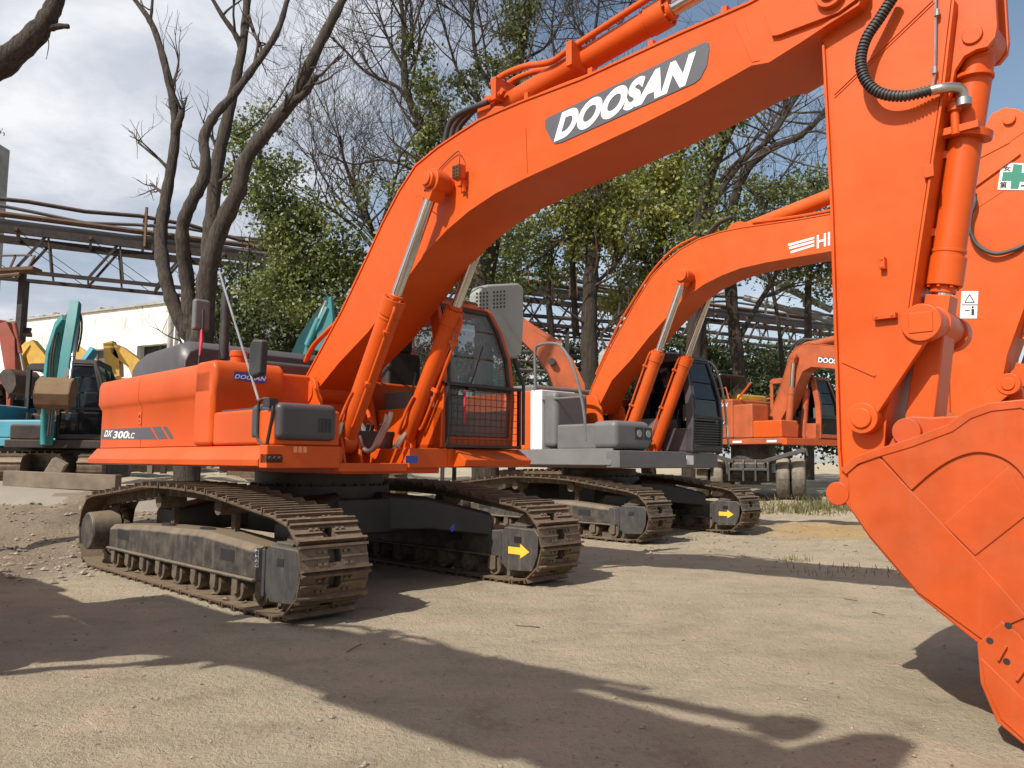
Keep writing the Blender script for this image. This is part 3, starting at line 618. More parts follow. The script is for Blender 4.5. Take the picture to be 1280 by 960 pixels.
    # ---- linkage
    for s in (-1, 1):
        b = MB(); p0, p1 = Vector((6.19, .24*s, 1.96)), Vector((5.87, .24*s, 1.47))
        b.beam(p0, p1, .045, .135, .045, .10, side=(0, 1, 0)); b.cyl((p0.x, .20*s, p0.z), (p0.x, .285*s, p0.z), .10, n=28); b.cyl((p1.x, .20*s, p1.z), (p1.x, .285*s, p1.z), .085, n=28); b.cyl((p1.x, .285*s, p1.z), (p1.x, .30*s, p1.z), .055, n=24)
        b.box(p0.x-.06, p0.x+.06, .285*s-.006, .285*s+.006, p0.z-.055, p0.z+.055)
        b.build('side_link', 'orange', root, bevel=.006)
    b = MB(); b.beam((6.19, 0, 1.96), (6.10, 0, 1.42), .20, .13, .22, .15, side=(0, 1, 0)); b.cyl((6.19, -.19, 1.97), (6.19, .19, 1.97), .085, n=28)
    b.cyl((6.10, -.19, 1.39), (6.10, .19, 1.39), .085, n=28); b.build('bucket_link', 'orange', root, bevel=.01)
    bucket(root, -.6, .6)
    upper(root)
    return root

def bucket(root, ya, yb):
    W = .62; S = lambda L, v=-.62: A.xz(L, v)
    prof = S([(1053, 622), (1048, 606), (1056, 588), (1072, 574), (1097, 565), (1140, 552), (1190, 533), (1212, 517), (1240, 507), (1280, 503)])+[(6.80, 1.44), (6.98, 1.30), (7.12, 1.08), (7.18, .82), (7.15, .52), (7.02, .24), (6.86, .06), (6.76, -.0)]
    prof += S([(1285, 920), (1262, 905), (1240, 878), (1229, 850), (1226, 806), (1150, 745), (1088, 672), (1070, 645)])
    b = MB(); b.prism(prof, -.64, -.605); b.prism(prof, .605, .64)
    bo = b.build('bucket', 'orange_bucket', root, bevel=.01, seg=3)
    # curved shell between the cheeks
    sh = S([(1056, 588), (1072, 574), (1097, 565), (1140, 552), (1190, 533), (1212, 517), (1240, 507), (1280, 503)])+[(6.80, 1.44), (6.98, 1.30), (7.12, 1.08), (7.18, .82), (7.15, .52), (7.02, .24), (6.90, .06), (6.80, -.0)]
    P = [Vector((p[0], 0, p[1])) for p in sh]; rings = []
    for i, p in enumerate(P):
        t = (P[min(i+1, len(P)-1)]-P[max(i-1, 0)]).normalized(); n = Vector((-t.z, 0, t.x)); a, c = p+n*.012, p-n*.03
        rings.append([(a.x, -.66, a.z), (a.x, .66, a.z), (c.x, .66, c.z), (c.x, -.66, c.z)])
    s = MB(); s.loft(rings); s.build('shell_plate', 'orange_bucket', bo, bevel=.006)
    # raised plates on the near cheek (and far cheek)
    for s_ in (-1, 1):
        y0, y1 = .638*s_, .654*s_
        q = S([(1100, 566), (1140, 554), (1193, 534), (1214, 518), (1280, 505)])+[(6.76, 1.40), (6.78, 1.22)]+[(v.x, v.y) for v in smooth([(a, b_, 0) for a, b_ in S([(1290, 640), (1284, 602), (1268, 581), (1246, 569), (1220, 566), (1192, 575), (1166, 592), (1142, 613)])], 4)]
        r = MB(); r.prism(q, y0, y1)
        q = S([(1062, 590), (1098, 568), (1150, 622), (1215, 690), (1262, 742), (1286, 770), (1258, 782), (1232, 800), (1150, 740), (1090, 670), (1066, 636)]); r.prism(q, y0, y1-.004*s_)
        q = S([(1181, 655), (1262, 583), (1290, 640), (1221, 694)]); r.prism(q, y0, y1-.006*s_)
        r.build('wear_plate', 'orange_bucket', bo, bevel=.006, seg=2)
        c = MB(); q = S([(1226, 802), (1256, 774), (1278, 790), (1310, 835), (1330, 880), (1300, 935), (1286, 928), (1250, 898), (1230, 850)]); c.prism(q, .652*s_, .682*s_)
        q = S([(1231, 818), (1300, 885), (1310, 925), (1290, 925), (1256, 895), (1236, 852)]); c.prism(q, .68*s_, .69*s_)
        co = c.build('side_cutter', 'orange_bucket', bo, bevel=.012, seg=2)
        if s_ < 0:
            for x, y in ((1237, 801), (1260, 782), (1258, 827)):
                p = A.y(x, y, -.685); h = MB(); h.cyl((p.x, -.684, p.z), (p.x, -.68, p.z), .014, n=14); h.build('bolt_hole', 'black', co)
            for (xa, ya_, xb, yb_) in ((1248, 825, 1258, 807), (1271, 850, 1284, 832)):
                h = MB(); p, q2 = A.y(xa, ya_, -.684), A.y(xb, yb_, -.684); h.beam(p, q2, .03, .012, side=(0, 1, 0)); h.build('cast_rib', 'orange_bucket', co, bevel=.003)
    # mouth lip and teeth
    lip = MB(); lip.prism([(6.74, -.01), (6.86, -.01), (6.92, .04), (6.76, .05), (6.70, .03)], -.62, .62); lip.build('cutting_lip', 'orange_bucket', bo, bevel=.01)
    for k in range(5):
        y = -.52+k*.26; t = MB(); t.loft([[(6.80, y-.05, .0), (6.80, y+.05, .0), (6.80, y+.05, .08), (6.80, y-.05, .08)], [(6.66, y-.03, .01), (6.66, y+.03, .01), (6.66, y+.03, .03), (6.66, y-.03, .03)]])
        t.build('tooth', 'orange_bucket', bo, bevel=.006)
    # hinge ears
    e = MB(); q = [(5.93, 1.15), (5.97, 1.27), (6.02, 1.36), (6.07, 1.46), (6.12, 1.475), (6.22, 1.465), (6.36, 1.47), (6.48, 1.49), (6.55, 1.44), (6.4, 1.3), (6.15, 1.2), (6.0, 1.05)]
    for y in (-.27, .24): e.prism(q, y, y+.035)
    q2 = [(5.88-.10, 1.08)]; e.prism(arc(5.87, 1.07, .10, 60, 300, 12)+[(6.05, .98), (6.15, 1.25), (5.97, 1.30)], -.27, -.235); e.prism(arc(5.87, 1.07, .10, 60, 300, 12)+[(6.05, .98), (6.15, 1.25), (5.97, 1.30)], .24, .275)
    eo = e.build('hinge_ear', 'orange_bucket', bo, bevel=.012)
    pins(eo, [(6.10, 1.39, -.30, .30, .072), (5.87, 1.07, -.645, .645, .06)], 'orange_bucket')

def upper(root):
    O = 'orange'
    # deck and skirts
    b = MB(); b.box(-2.45, .55, -1.38, 1.38, 1.16, 1.34); b.box(.55, 1.52, -1.38, -.72, 1.16, 1.34); b.box(.55, 1.52, -.02, 1.38, 1.16, 1.34); b.box(-.9, 1.5, -.72, .42, 1.10, 1.17)
    dk = b.build('deck_frame', O, root, bevel=.01)
    sk = MB()
    for s in (-1, 1):
        pr = [(s*1.37, 1.345), (s*1.405, 1.345), (s*1.505, 1.225), (s*1.50, 1.17), (s*1.37, 1.155)]
        x1 = 1.46
        sk.loft([[(-2.78, p[0]*.985, p[1]) for p in pr], [(x1, p[0], p[1]) for p in pr]])
    sk.build('side_skirt', O, dk, bevel=.006)
    fa = MB(); fa.box(1.47, 1.60, -1.50, -.80, 1.155, 1.345); fa.box(1.50, 1.58, -.80, -.04, 1.12, 1.20); fa.box(1.50, 1.60, -.04, .44, 1.155, 1.345)
    fa.box(1.50, 1.60, .44, 1.44, 1.16, 1.345)
    fa.build('front_fascia', O, dk, bevel=.01)
    rf = MB()
    for k in range(3): rf.box(1.60, 1.604, -1.26+k*.045, -1.225+k*.045, 1.285, 1.335)
    rf.build('reflector', 'reflector', dk)
    bl = MB(); bl.box(1.6, 1.603, -.08, .06, 1.2, 1.27) ; bl.build('blue_sticker', 'blue', dk)
    # cab-side deck overhang with sloping end
    b = MB(); b.prism([(1.50, 1.345), (1.60, 1.345), (1.78, 1.235), (1.76, 1.17), (1.50, 1.155)], .52, 1.46); b.build('cab_step', O, dk, bevel=.008)
    # counterweight
    plan = [(-2.2, -1.35), (-2.55, -1.36), (-2.66, -1.37), (-2.78, -1.34), (-2.86, -1.22), (-2.98, -.85), (-3.06, -.45), (-3.08, 0), (-3.06, .45), (-2.98, .85), (-2.86, 1.22), (-2.78, 1.34), (-2.66, 1.37), (-2.55, 1.36), (-2.2, 1.35)]
    rings = []
    for z, k in ((1.17, .985), (1.35, 1.0), (1.80, 1.005), (1.86, 1.03), (2.02, 1.03), (2.11, 1.015), (2.16, .975)):
        rings.append([(-2.2+(x+2.2)*k if abs(y) < 1.39 else x, y*(k if abs(y) > .1 else 1), z) for x, y in plan])
    c = MB(); c.loft(rings); cw = c.build('counterweight', O, root, bevel=.012)
    # engine house core
    b = MB(); b.box(-2.2, .30, -1.34, 1.34, 1.34, 2.10); b.build('engine_house', O, root, bevel=.03)
    xs = [(A.y(127, 520, -1.39).x, A.y(176.5, 520, -1.39).x-.005), (A.y(176.5, 520, -1.39).x+.005, .33)]
    for i, (xa, xb) in enumerate(xs):
        z0 = 2.155 if i else 2.13
        d = MB(); d.loft([body_section(xa, -1.30, 1.35, 2.155, -1.385), body_section(xb, -1.30, 1.35, 2.155, -1.385)])
        do = d.build('side_door', O, root, bevel=.004, seg=1)
        if i == 0:
            h = MB(); h.box(-1.50, -1.41, -1.392, -1.384, 1.60, 1.74); ho = h.build('door_latch', O, do, bevel=.004)
            h = MB(); h.cyl((-1.455, -1.396, 1.69), (-1.455, -1.39, 1.69), .018, n=10); h.cyl((-1.455, -1.396, 1.64), (-1.455, -1.39, 1.64), .010, n=8); h.build('keyhole', 'black', ho)
    d = MB(); d.loft([[(x, -y, z) for x, y, z in body_section(-2.29, -1.30, 1.35, 2.155, -1.385)], [(x, -y, z) for x, y, z in body_section(-.15, -1.30, 1.35, 2.155, -1.385)]]); d.build('side_door', O, root)
    # model stripe
    P = lambda x, y: tuple(A.y(x, y, -1.390)); dl = MB()
    def quad(L, y=-1.3885, t=.002): dl.prism([(q[0], q[1]) for q in A.xz(L, y)], y, y+t)
    quad([(128, 537), (187, 534), (196, 549), (127, 549)]); quad([(190, 534), (200, 533), (209, 548), (198, 549)]); quad([(203, 533), (208, 533), (217, 548), (212, 548)])
    so = dl.build('model_stripe', 'decalgrey', root)
    text('model_lettering', 'DX', P(130, 546), P(140, 546), P(131, 538), 'white', so, .03, .3); text('model_lettering', '300', P(141, 548), P(160, 548), P(142, 539), 'white', so, .03, .15); text('model_lettering', 'LC', P(160, 548), P(168, 548), P(160.5, 541), 'white', so, .02, .15)
    # tank block (front face beside the steps)
    t = MB(); sec = lambda y: [(-.0, y, 1.35), (.40, y, 1.35), (.40, y, 1.79), (.435, y, 1.86), (.44, y, 2.02), (.42, y, 2.12), (.36, y, 2.16), (-.0, y, 2.16)]
    t.loft([sec(-1.43), sec(-.70)]); to = t.build('fuel_tank', O, root, bevel=.05, seg=4)
    X = lambda x, y, u=.448: tuple(A.x(x, y, u))
    s = MB(); q = [A.x(a, c_, .446) for a, c_ in ((293, 464), (333, 467), (331, 480), (292, 474))]; s.add([tuple(v) for v in q]+[(v.x-.004, v.y, v.z) for v in q], [(0, 1, 2, 3), (7, 6, 5, 4), (0, 4, 5, 1), (1, 5, 6, 2), (2, 6, 7, 3), (3, 7, 4, 0)])
    st = s.build('tank_sticker', 'blue', to); text('tank_lettering', 'DOOSAN', X(293, 473, .4485), X(332, 476.5, .4485), X(294, 467.5, .4485), 'white', st, .03, .2)
    # stepped battery box and front tool box
    b = MB(); b.box(.42, 1.50, -1.42, -.74, 1.35, 1.66); b.build('step_box', O, root, bevel=.03, seg=3)
    b = MB(); b.box(.5, 1.45, -1.38, -.80, 1.658, 1.675); b.build('step_tread', 'hoodgrey', root, bevel=.004)
    b = MB(); b.box(1.30, 1.585, -1.44, -.80, 1.345, 1.64); b.build('tool_box', O, root, bevel=.02)
    b = MB(); b.box(1.15, 1.64, -1.43, -.86, 1.385, 1.70); bo = b.build('tool_box_lid', 'hoodgrey', root, bevel=.055, seg=4)
    v = MB(); [v.box(1.638, 1.645, -1.055+k*.035, -1.035+k*.035, 1.46, 1.58) for k in range(4)]; v.build('vent_slot', 'black', bo)
    # hood
    h = MB(); hs = lambda x, y0, y1, zt: [(x, y0, 2.08), (x, y0, zt-.16), (x, y0+.05, zt-.05), (x, y0+.16, zt), (x, y1-.16, zt), (x, y1-.05, zt-.05), (x, y1, zt-.16), (x, y1, 2.08)]
    h.loft([hs(-2.42, -1.12, 1.12, 2.36), hs(-2.34, -1.18, 1.18, 2.44), hs(-2.0, -1.2, 1.2, 2.50), hs(-1.1, -1.2, 1.2, 2.53), hs(-.98, -1.18, 1.2, 2.50), hs(-.92, -1.14, 1.16, 2.44)])
    ho = h.build('engine_hood', 'hoodgrey', root, bevel=.01)
    b = MB(); b.box(-.92, -.2, -.9, .35, 2.1, 2.28); b.build('rear_cover', 'hoodgrey', root, bevel=.04, seg=3)
    b = MB(); b.cyl((.12, -1.05, 2.10), (.12, -1.05, 2.26), .075, n=24); b.cyl((.12, -1.05, 2.24), (.12, -1.05, 2.30), .085, n=24); b.build('filler_cap', O, root, bevel=.008)
    ex = A.x(280, 430, -.6); b = MB(); b.cyl((-.6, ex.y, 2.3), (-.6, ex.y, 3.02), .05, n=16); b.build('exhaust_stack', 'rubber', root)
    # rear mirror on the hood
    p = A.y(250, 394, -1.1); b = MB(); b.box(p.x-.04, p.x+.04, -1.18, -1.0, p.z-.17, p.z+.17); mo = b.build('mirror', 'grey', root, bevel=.03, seg=3)
    b = MB(); b.tube([(p.x+.05, -1.09, p.z+.05), (p.x+.06, -1.09, p.z-.12), (p.x+.02, -1.09, p.z-.36), (p.x, -1.09, 2.1)], .014, 7); b.build('mirror_stalk', 'rubber', mo)
    b = MB(); q = A.y(254, 422, -1.1); b.tube([(q.x, -1.12, q.z+.08), (q.x+.05, -1.14, q.z-.06), (q.x+.16, -1.2, q.z-.22)], [.012, .02, .008], 6); b.build('red_ribbon', 'red', mo)
    # front mirror, its long pole and the hand rails
    pl = MB(); pl.tube([A.y(275, 342, -1.43), A.y(300, 424, -1.43), A.y(323, 500, -1.43)], .011, 8); po = pl.build('mirror_pole', 'steel', root)
    p = A.y(323, 448, -1.40); b = MB(); b.prism([(p.x-.11, p.z-.17), (p.x+.09, p.z-.15), (p.x+.11, p.z+.15), (p.x-.06, p.z+.17), (p.x-.10, p.z+.12)], -1.44, -1.36); b.build('mirror', 'rubber', po, bevel=.025, seg=3)
    rl = MB()
    for dx, dy in ((0, 0), (.0, .10)):
        q = [A.y(a, c_, -1.45+dy) for a, c_ in ((338, 570), (325, 553), (322, 545), (323, 510), (326, 500), (336, 499), (340, 507), (340, 520), (332, 562))]
        rl.tube(smooth(q, 4), .013, 8)
    rl.box(1.50, 1.60, -1.50, -1.36, 1.20, 1.27); rl.box(1.48, 1.58, -1.48, -1.40, 1.66, 1.73)
    for k in range(3): rl.cyl((1.6, -1.47+k*.045, 1.235), (1.62, -1.47+k*.045, 1.235), .018, n=8)
    rl.build('hand_rail', 'rubber', root)
    # swing area between the tank and the cab
    b = MB(); b.box(-.3, .0, -.66, .40, 1.34, 1.95); b.build('valve_cover', O, root, bevel=.02)
    b = MB(); b.box(.55, .95, -.26, .28, 1.345, 1.52)
    for k in range(6): b.cyl((.75+.04*(k % 2), -.2+k*.08, 1.5), (.78+.04*(k % 2), -.2+k*.08, 1.60), .022, n=8)
    b.build('hose_manifold', 'black', root, bevel=.01)
    # cab
    co = cab(root, -.12, 1.54, .40, 1.42, 1.35, 2.90, O, 'glass', glassf='glass_reflect', farglass='glass_reflect')
    wp = MB(); wp.tube([(1.58, .75, 1.98), (1.55, .95, 2.42)], .008, 5); wp.box(1.585, 1.61, .7, .8, 1.95, 2.01); wp.build('wiper', 'black', co)
    rb = MB(); rb.tube([(1.64, .62, 1.93), (1.66, .60, 1.60)], .012, 6); rb.build('red_ribbon', 'red', co)
    rp = MB(); rp.prism([(-.1, 2.965), (1.2, 2.965), (1.36, 2.93), (1.34, 2.915), (1.18, 2.95), (-.1, 2.95)], .42, 1.18); rp.build('rain_visor', 'lightgrey', co)
    # perforated grey mirror housing beyond the cab
    X = lambda x, y, u=1.30: A.x(x, y, u)
    q = [X(585, 366), (X(589, 359)), X(598, 356), X(636, 354), X(643, 360), X(643, 400), X(641, 440), X(634, 449), X(618, 446), X(611, 424), X(600, 400), X(587, 392)]
    m = MB(); m.prism([(v.y+.06, v.z) for v in q], 1.24, 1.40, 'x'); mo = m.build('rear_view_mirror', 'lightgrey', root, bevel=.03, seg=3)
    hd = MB()
    for i in range(5):
        for j in range(9):
            if j == 4: continue
            p = X(591+j*4.3, 366+i*4.8-j*.35, 1.40); hd.cyl((1.399, p.y+.06, p.z), (1.403, p.y+.06, p.z), .0145, n=6)
    hd.build('air_hole', 'black', mo)
    b = MB(); q = X(634, 445); b.tube([(1.34, q.y+.06, q.z+.06), (1.36, q.y+.08, q.z-.10), (1.50, q.y+.06, q.z-.35), (1.60, 1.52, 1.80), (1.62, 1.50, 1.40)], [.035, .028, .02, .018, .018], 8); b.build('mirror_arm', 'rubber', mo)
E_ = near_excavator()
tag(E_, 'clean orange crawler excavator in front, with a dark stripe on its rear door', 'excavator', 'crawler excavators parked in a row')
# the machine standing to the photographer's left, whose boom shadow lies over the foreground
NB = copy_tree(E_); NB.location = (A.mx-3.95, A.my-4.58, 0)
tag(NB, 'orange crawler excavator just outside the left edge, throwing its shadow on the foreground', 'excavator', 'crawler excavators parked in a row')

# ------------------------------------------------------------------ ground
def ss(a, b, x):
    t = min(1, max(0, (x-a)/(b-a))); return t*t*(3-2*t)
_ph = [(random.uniform(0, 6.28), random.uniform(0, 6.28)) for _ in range(24)]
def fbm(x, y, f0, o=4):
    s = 0; a = 1; f = f0
    for k in range(o):
        p, q = _ph[k*3], _ph[k*3+1]
        s += a*math.sin(f*x+1.7*math.sin(f*.7*y+p[0])+q[0])*math.sin(f*y*1.1+1.3*math.sin(f*.8*x+p[1])+q[1]); a *= .5; f *= 2.13
    return s
def gz(x, y, rough=1):
    left = ss(-3.0, -6.5, x)
    z = .82*ss(10.2, 15.5, y)*left + .30*ss(17.5, 21.5, y)*(1-left)
    z += .25*ss(22, 45, y)
    amp = .012+.05*ss(11, 14, y)*(1-ss(20, 40, y)*.5)+.06*left*ss(8.7, 10, y)*(1-ss(13.5, 15, y))
    # keep the ground level under the machines
    for f in FLAT:
        dx, dy = x-f[0], y-f[1]; amp *= 1-.85*math.exp(-(dx*dx+dy*dy)/f[2]**2)
    rd = ss(13.3, 13.9, y)*(1-ss(15.0, 15.8, y))*left; amp *= 1-.9*rd
    return z+rough*(amp*fbm(x, y, 1.9, 5)+.006*fbm(x, y, 11, 3))
FLAT = [(A.mx, A.my, 3.2), (1.6, 14.5, 3.2)]
def make_ground():
    ys = [-60, -20, -8, -3, 0]; y = 1.0
    while y < 26: ys.append(y); y += .055+.008*max(0, y-5)
    while y < 1500: ys.append(y); y *= 1.12
    V = []; nx = 241
    for y in ys:
        hw = max(9, abs(y)*1.0+4)
        if y > 60: hw = y*3
        if y <= 0: hw = 60
        for i in range(nx): x = hw*(2*i/(nx-1)-1); V.append((x, y, gz(x, y) if 0 < y < 120 else (.0 if y <= 0 else .4)))
    Fc = [(j*nx+i, j*nx+i+1, (j+1)*nx+i+1, (j+1)*nx+i) for j in range(len(ys)-1) for i in range(nx-1)]
    b = MB(); b.V = V; b.Fc = Fc; o = b.build('ground', 'ground', sharp=180); tag(o, kind='structure')
make_ground()
def strewn():
    b = MB(); r = random.Random(5)
    for k in range(3600):
        y = 2.2+16*r.random()**1.6; x = r.uniform(-.8, .8)*y
        s = r.choice([.003, .004, .004, .005, .007, .012])*(1+y*.03)*r.uniform(.6, 1.3)
        if r.random() < .01: s *= 2.2
        b.add(*blob(x, y, gz(x, y)+s*.2, s, r))
    for k in range(3200):   # rubble bank by the left track
        x = r.uniform(-9.5, -4.4); y = r.uniform(7.8, 13.2); s = .010+.045*r.random()**5
        b.add(*blob(x, y, gz(x, y)+s*.2, s, r))
    for k in range(500):
        x = r.uniform(1.5, 6.5); y = r.uniform(10, 14.5); s = .012+.03*r.random()**4; b.add(*blob(x, y, gz(x, y)+s*.2, s, r))
    tag(b.build('gravel', 'stone', sharp=20), kind='stuff')
strewn()

def turn_part(o, pivot, ang):
    Rm = Matrix.Translation(pivot) @ Matrix.Rotation(ang, 4, 'Y') @ Matrix.Translation(-Vector(pivot)); o.matrix_local = Rm @ o.matrix_local
for ch in [c for c in bpy.data.objects if c.parent == NB]:
    k = ch.name.split('.')[0]
    if k in ('arm', 'bucket', 'bucket_link', 'bucket_cylinder', 'side_link'): turn_part(ch, (5.80, 0, 3.93), math.radians(32))

# that machine has a slimmer boom: bring its underside up towards the upper edge
_tx = [p.x for p in (A.y(x, y, -.27) for x, y in ((384, 470), (428, 388), (460, 320), (478, 280), (500, 238), (520, 207), (575, 166), (627, 138), (690, 113), (790, 70), (850, 42), (937, 4), (1040, -32)))]
_tz = [p.z for p in (A.y(x, y, -.27) for x, y in ((384, 470), (428, 388), (460, 320), (478, 280), (500, 238), (520, 207), (575, 166), (627, 138), (690, 113), (790, 70), (850, 42), (937, 4), (1040, -32)))]
def slim(o):
    o.data = o.data.copy()
    for v in o.data.vertices:
        zt = float(np.interp(v.co.x, _tx, _tz)); k = ss(.9, 2.0, v.co.x)*(1-ss(4.9, 5.6, v.co.x))
        if v.co.z < zt: v.co.z = zt-(zt-v.co.z)*(1-.38*k)
for ch in [c for c in bpy.data.objects if c.parent == NB and c.name.startswith('boom') and c.name.split('.')[0] == 'boom']:
    slim(ch)
    for g_ in [c for c in bpy.data.objects if c.parent == ch and c.name.startswith('edge_plate')]: slim(g_)

# ------------------------------------------------------------------ second excavator (white striped, black cab)
Hf = Frame(1.6, 14.5, -.82)
def second_excavator():
    H = Hf; root = empty('crawler_excavator', (H.mx, H.my, 0), H.th); O = 'orange_b'
    undercarriage(root, arrow_sides=(1,), numbers=False)
    side = H.xz([(734, 512), (736, 497), (740, 484), (760, 440), (775, 412), (790, 385), (815, 345), (832, 327), (850, 312), (873, 299), (900, 290), (930, 284), (960, 280), (1000, 274), (1040, 267), (1090, 253), (1150, 232), (1210, 205), (1262, 178)], -.27)
    under = H.xz([(742, 516), (747, 511), (765, 475), (790, 448), (812, 420), (828, 402), (845, 384), (862, 368), (880, 355), (902, 344), (925, 335), (960, 327), (1000, 320), (1040, 313), (1100, 296), (1160, 268), (1220, 232), (1275, 192)], -.27)
    bo = boxboom('boom', side, under, .54, O, root)
    P = lambda x, y: tuple(H.y(x, y, -.279))
    lg = MB()
    for (a, b_) in (((985, 305), (1018, 296)), ((986, 309), (1018, 300.5)), ((988, 314), (1018, 305))):
        lg.prism(H.xz([a, b_, (b_[0], b_[1]+2.7), (a[0]+1, a[1]+2.7)], -.27), -.275, -.2705)
    lgo = lg.build('stripe_logo', 'white', bo)
    text('name_lettering', 'HITACHI', P(1021, 311), P(1098, 291), P(1021, 294), 'white', lgo, .02, 0)
    q = H.xz([(905, 290), (912, 280), (922, 276), (930, 277), (934, 284)], -.2); b = MB(); b.prism(q, -.17, -.14); b.prism(q, .14, .17); b.build('cylinder_ear', O, bo, bevel=.005)
    p1 = H.y(1262, 158, 0); p0 = H.y(925, 290, 0)
    hyd('arm_cylinder', p0, p1, .74, .115, .06, root, O, .2)
    hp = MB()
    for yy, k in ((-.14, 0), (.0, 3)): hp.tube(smooth([H.y(880+k, 302, yy), H.y(888+k, 288, yy), H.y(900+k, 277, yy), H.y(915+k, 271, yy)], 5), .028, 8)
    hp.build('hose', 'rubber', bo)
    rp = MB()
    for yy in (-.15, -.05): rp.tube(smooth([H.y(a, c_, yy) for a, c_ in ((745, 468), (760, 434), (775, 403), (800, 362), (818, 336), (842, 311), (870, 296))], 3), .02, 6)
    rp.build('return_pipe', O, bo)
    pp = MB(); pp.tube(smooth([H.y(a, c_-3, -.15) for a, c_ in ((940, 281), (1000, 273), (1060, 261), (1120, 242))], 3), .02, 6)
    pp.build('oil_pipe', O, bo)
    top = H.y(856, 345, -.42); ft = H.y(779, 566, -.42)
    for s in (-1, 1):
        hyd('boom_cylinder', (ft.x, .42*s, ft.z), (top.x, .42*s, top.z), .58, .105, .058, root, O, .14, pipe=[(-.06, -.12, .05)])
        b = MB(); b.cyl((top.x, .25*s, top.z), (top.x, .54*s, top.z), .10, n=24); b.build('cylinder_boss', O, bo, bevel=.008)
        b = MB(); b.prism([(ft.x-.25, 1.15), (ft.x+.2, 1.15), (ft.x+.1, 1.5), (ft.x, 1.56), (ft.x-.12, 1.5)], .30*s, .335*s); b.prism([(ft.x-.25, 1.15), (ft.x+.2, 1.15), (ft.x+.1, 1.5), (ft.x, 1.56), (ft.x-.12, 1.5)], .50*s, .535*s); b.build('cylinder_bracket', O, root, bevel=.006)
        hs = MB()
        for k in range(2): hs.tube(smooth([(.5, .16*s-.1, 1.7-k*.05), (.65, .25*s-.12, 1.5), (.85+k*.05, .34*s-.15, 1.4), (1.0+k*.05, .37*s-.15, 1.62)], 6), .022, 8)
        hs.build('cylinder_hose', 'rubber', root)
    b = MB()
    for s in (-1, 1): b.prism([(-.2, 1.4), (.5, 1.4), (.35, 2.2)]+arc(.12, 2.25, .18, 0, 180, 8)+[(-.1, 1.8)], .30*s, .345*s)
    b.build('boom_bracket', O, root, bevel=.008)
    # arm
    q = H.xz([(1188, 515), (1186, 420), (1192, 330), (1197, 270), (1210, 210), (1226, 166), (1240, 142), (1256, 134), (1272, 136), (1296, 150), (1320, 180)], -.25)+[(7.35, 4.6), (7.0, 3.3), (6.72, 2.55), (6.60, 2.02), (6.45, 1.80), (6.2, 1.72)]
    arm = MB(); arm.prism(q, -.25, .25); ao = arm.build('arm', O, root, bevel=.008)
    fl = MB(); e = H.xz([(1188, 515), (1186, 420), (1192, 330), (1197, 270), (1210, 210)], -.25); e2 = [(x-.025, z) for x, z in e]
    fl.prism(e+e2[::-1], -.275, .275); fl.build('edge_plate', O, ao, bevel=.003)
    p = H.y(1262, 149, -.26); pins(ao, [(p.x, p.z, -.29, .29, .07)], O)
    w = MB(); w.beam(H.y(1224, 204, -.252), H.y(1300, 150, -.252), .01, .012, side=(0, 1, 0)); w.beam(H.y(1224, 204, -.252), H.y(1217, 216, -.252), .01, .012, side=(0, 1, 0)); w.beam(H.y(1218, 262, -.252), H.y(1290, 215, -.252), .008, .01, side=(0, 1, 0)); w.build('weld_seam', O, ao)
    # safety sign with the green cross
    P = lambda x, y, v=-.262: tuple(H.y(x, y, v))
    A0, A1, A2, A3 = (1247, 237), (1290, 238), (1293, 205), (1252, 203)
    b = MB(); b.prism(H.xz([A0, A1, A2, A3], -.255), -.2585, -.2505); so_ = b.build('safety_sign', 'white', ao)
    b = MB(); b.prism(H.xz([(1263, 236), (1273, 236), (1275, 227), (1284, 227), (1286, 216), (1277, 216), (1278, 206), (1267, 205), (1265, 215), (1254, 215), (1252, 226), (1264, 226)], -.26), -.262, -.2588); b.build('green_cross', 'green', so_)
    for ch, (x, y) in (('安', (1254, 214)), ('全', (1279, 215)), ('第', (1249, 235.5)), ('一', (1276, 232))):
        if ch == '一': b = MB(); b.beam(P(x, y), P(x+8, y), .004, .018, side=(0, 1, 0)); b.build('sign_lettering', 'ink', so_)
        else: text('sign_lettering', ch, P(x, y), P(x+9, y), P(x+1, y-8.5), 'ink', so_, .02)
    b = MB(); b.prism(H.xz([(1200, 398), (1221, 398), (1223, 364), (1202, 364)], -.255), -.2585, -.2505); so_ = b.build('warning_label', 'white', ao)
    b = MB()
    for a, c_ in (((1206, 378), (1218, 378)), ((1206, 378), (1212, 368)), ((1218, 378), (1212, 368)), ((1202, 381), (1222, 381))): b.beam(P(*a, -.2605), P(*c_, -.2605), .003, .010, side=(0, 1, 0))
    b.beam(P(1216, 386, -.2605), P(1216, 394, -.2605), .003, .03, side=(0, 1, 0)); b.cyl(P(1216, 384, -.262), P(1216, 384, -.259), .014, n=10); b.beam(P(1206, 388, -.2605), P(1212, 388, -.2605), .003, .012, side=(0, 1, 0))
    b.build('warning_pictogram', 'ink', so_)
    # hose on the arm, cylinder, linkage, bucket
    b = MB(); b.tube(smooth([H.y(a, c_, v) for a, c_, v in ((1214, 235, -.3), (1219, 252, -.33), (1213, 272, -.34), (1214, 292, -.34), (1224, 308, -.33), (1244, 317, -.32), (1268, 312, -.3), (1282, 305, -.27))], 6), .026, 9); b.build('bucket_hose', 'rubber', ao)
    b = MB(); b.cyl(H.y(1214, 236, -.33), H.y(1214, 246, -.33), .05, n=14); b.build('hose_fitting', O, ao)
    hyd('bucket_cylinder', (7.55, 0, 4.4), (6.80, 0, 2.28), .80, .11, .062, root, O, .18, pipe=[(-.14, -.06, 0)])
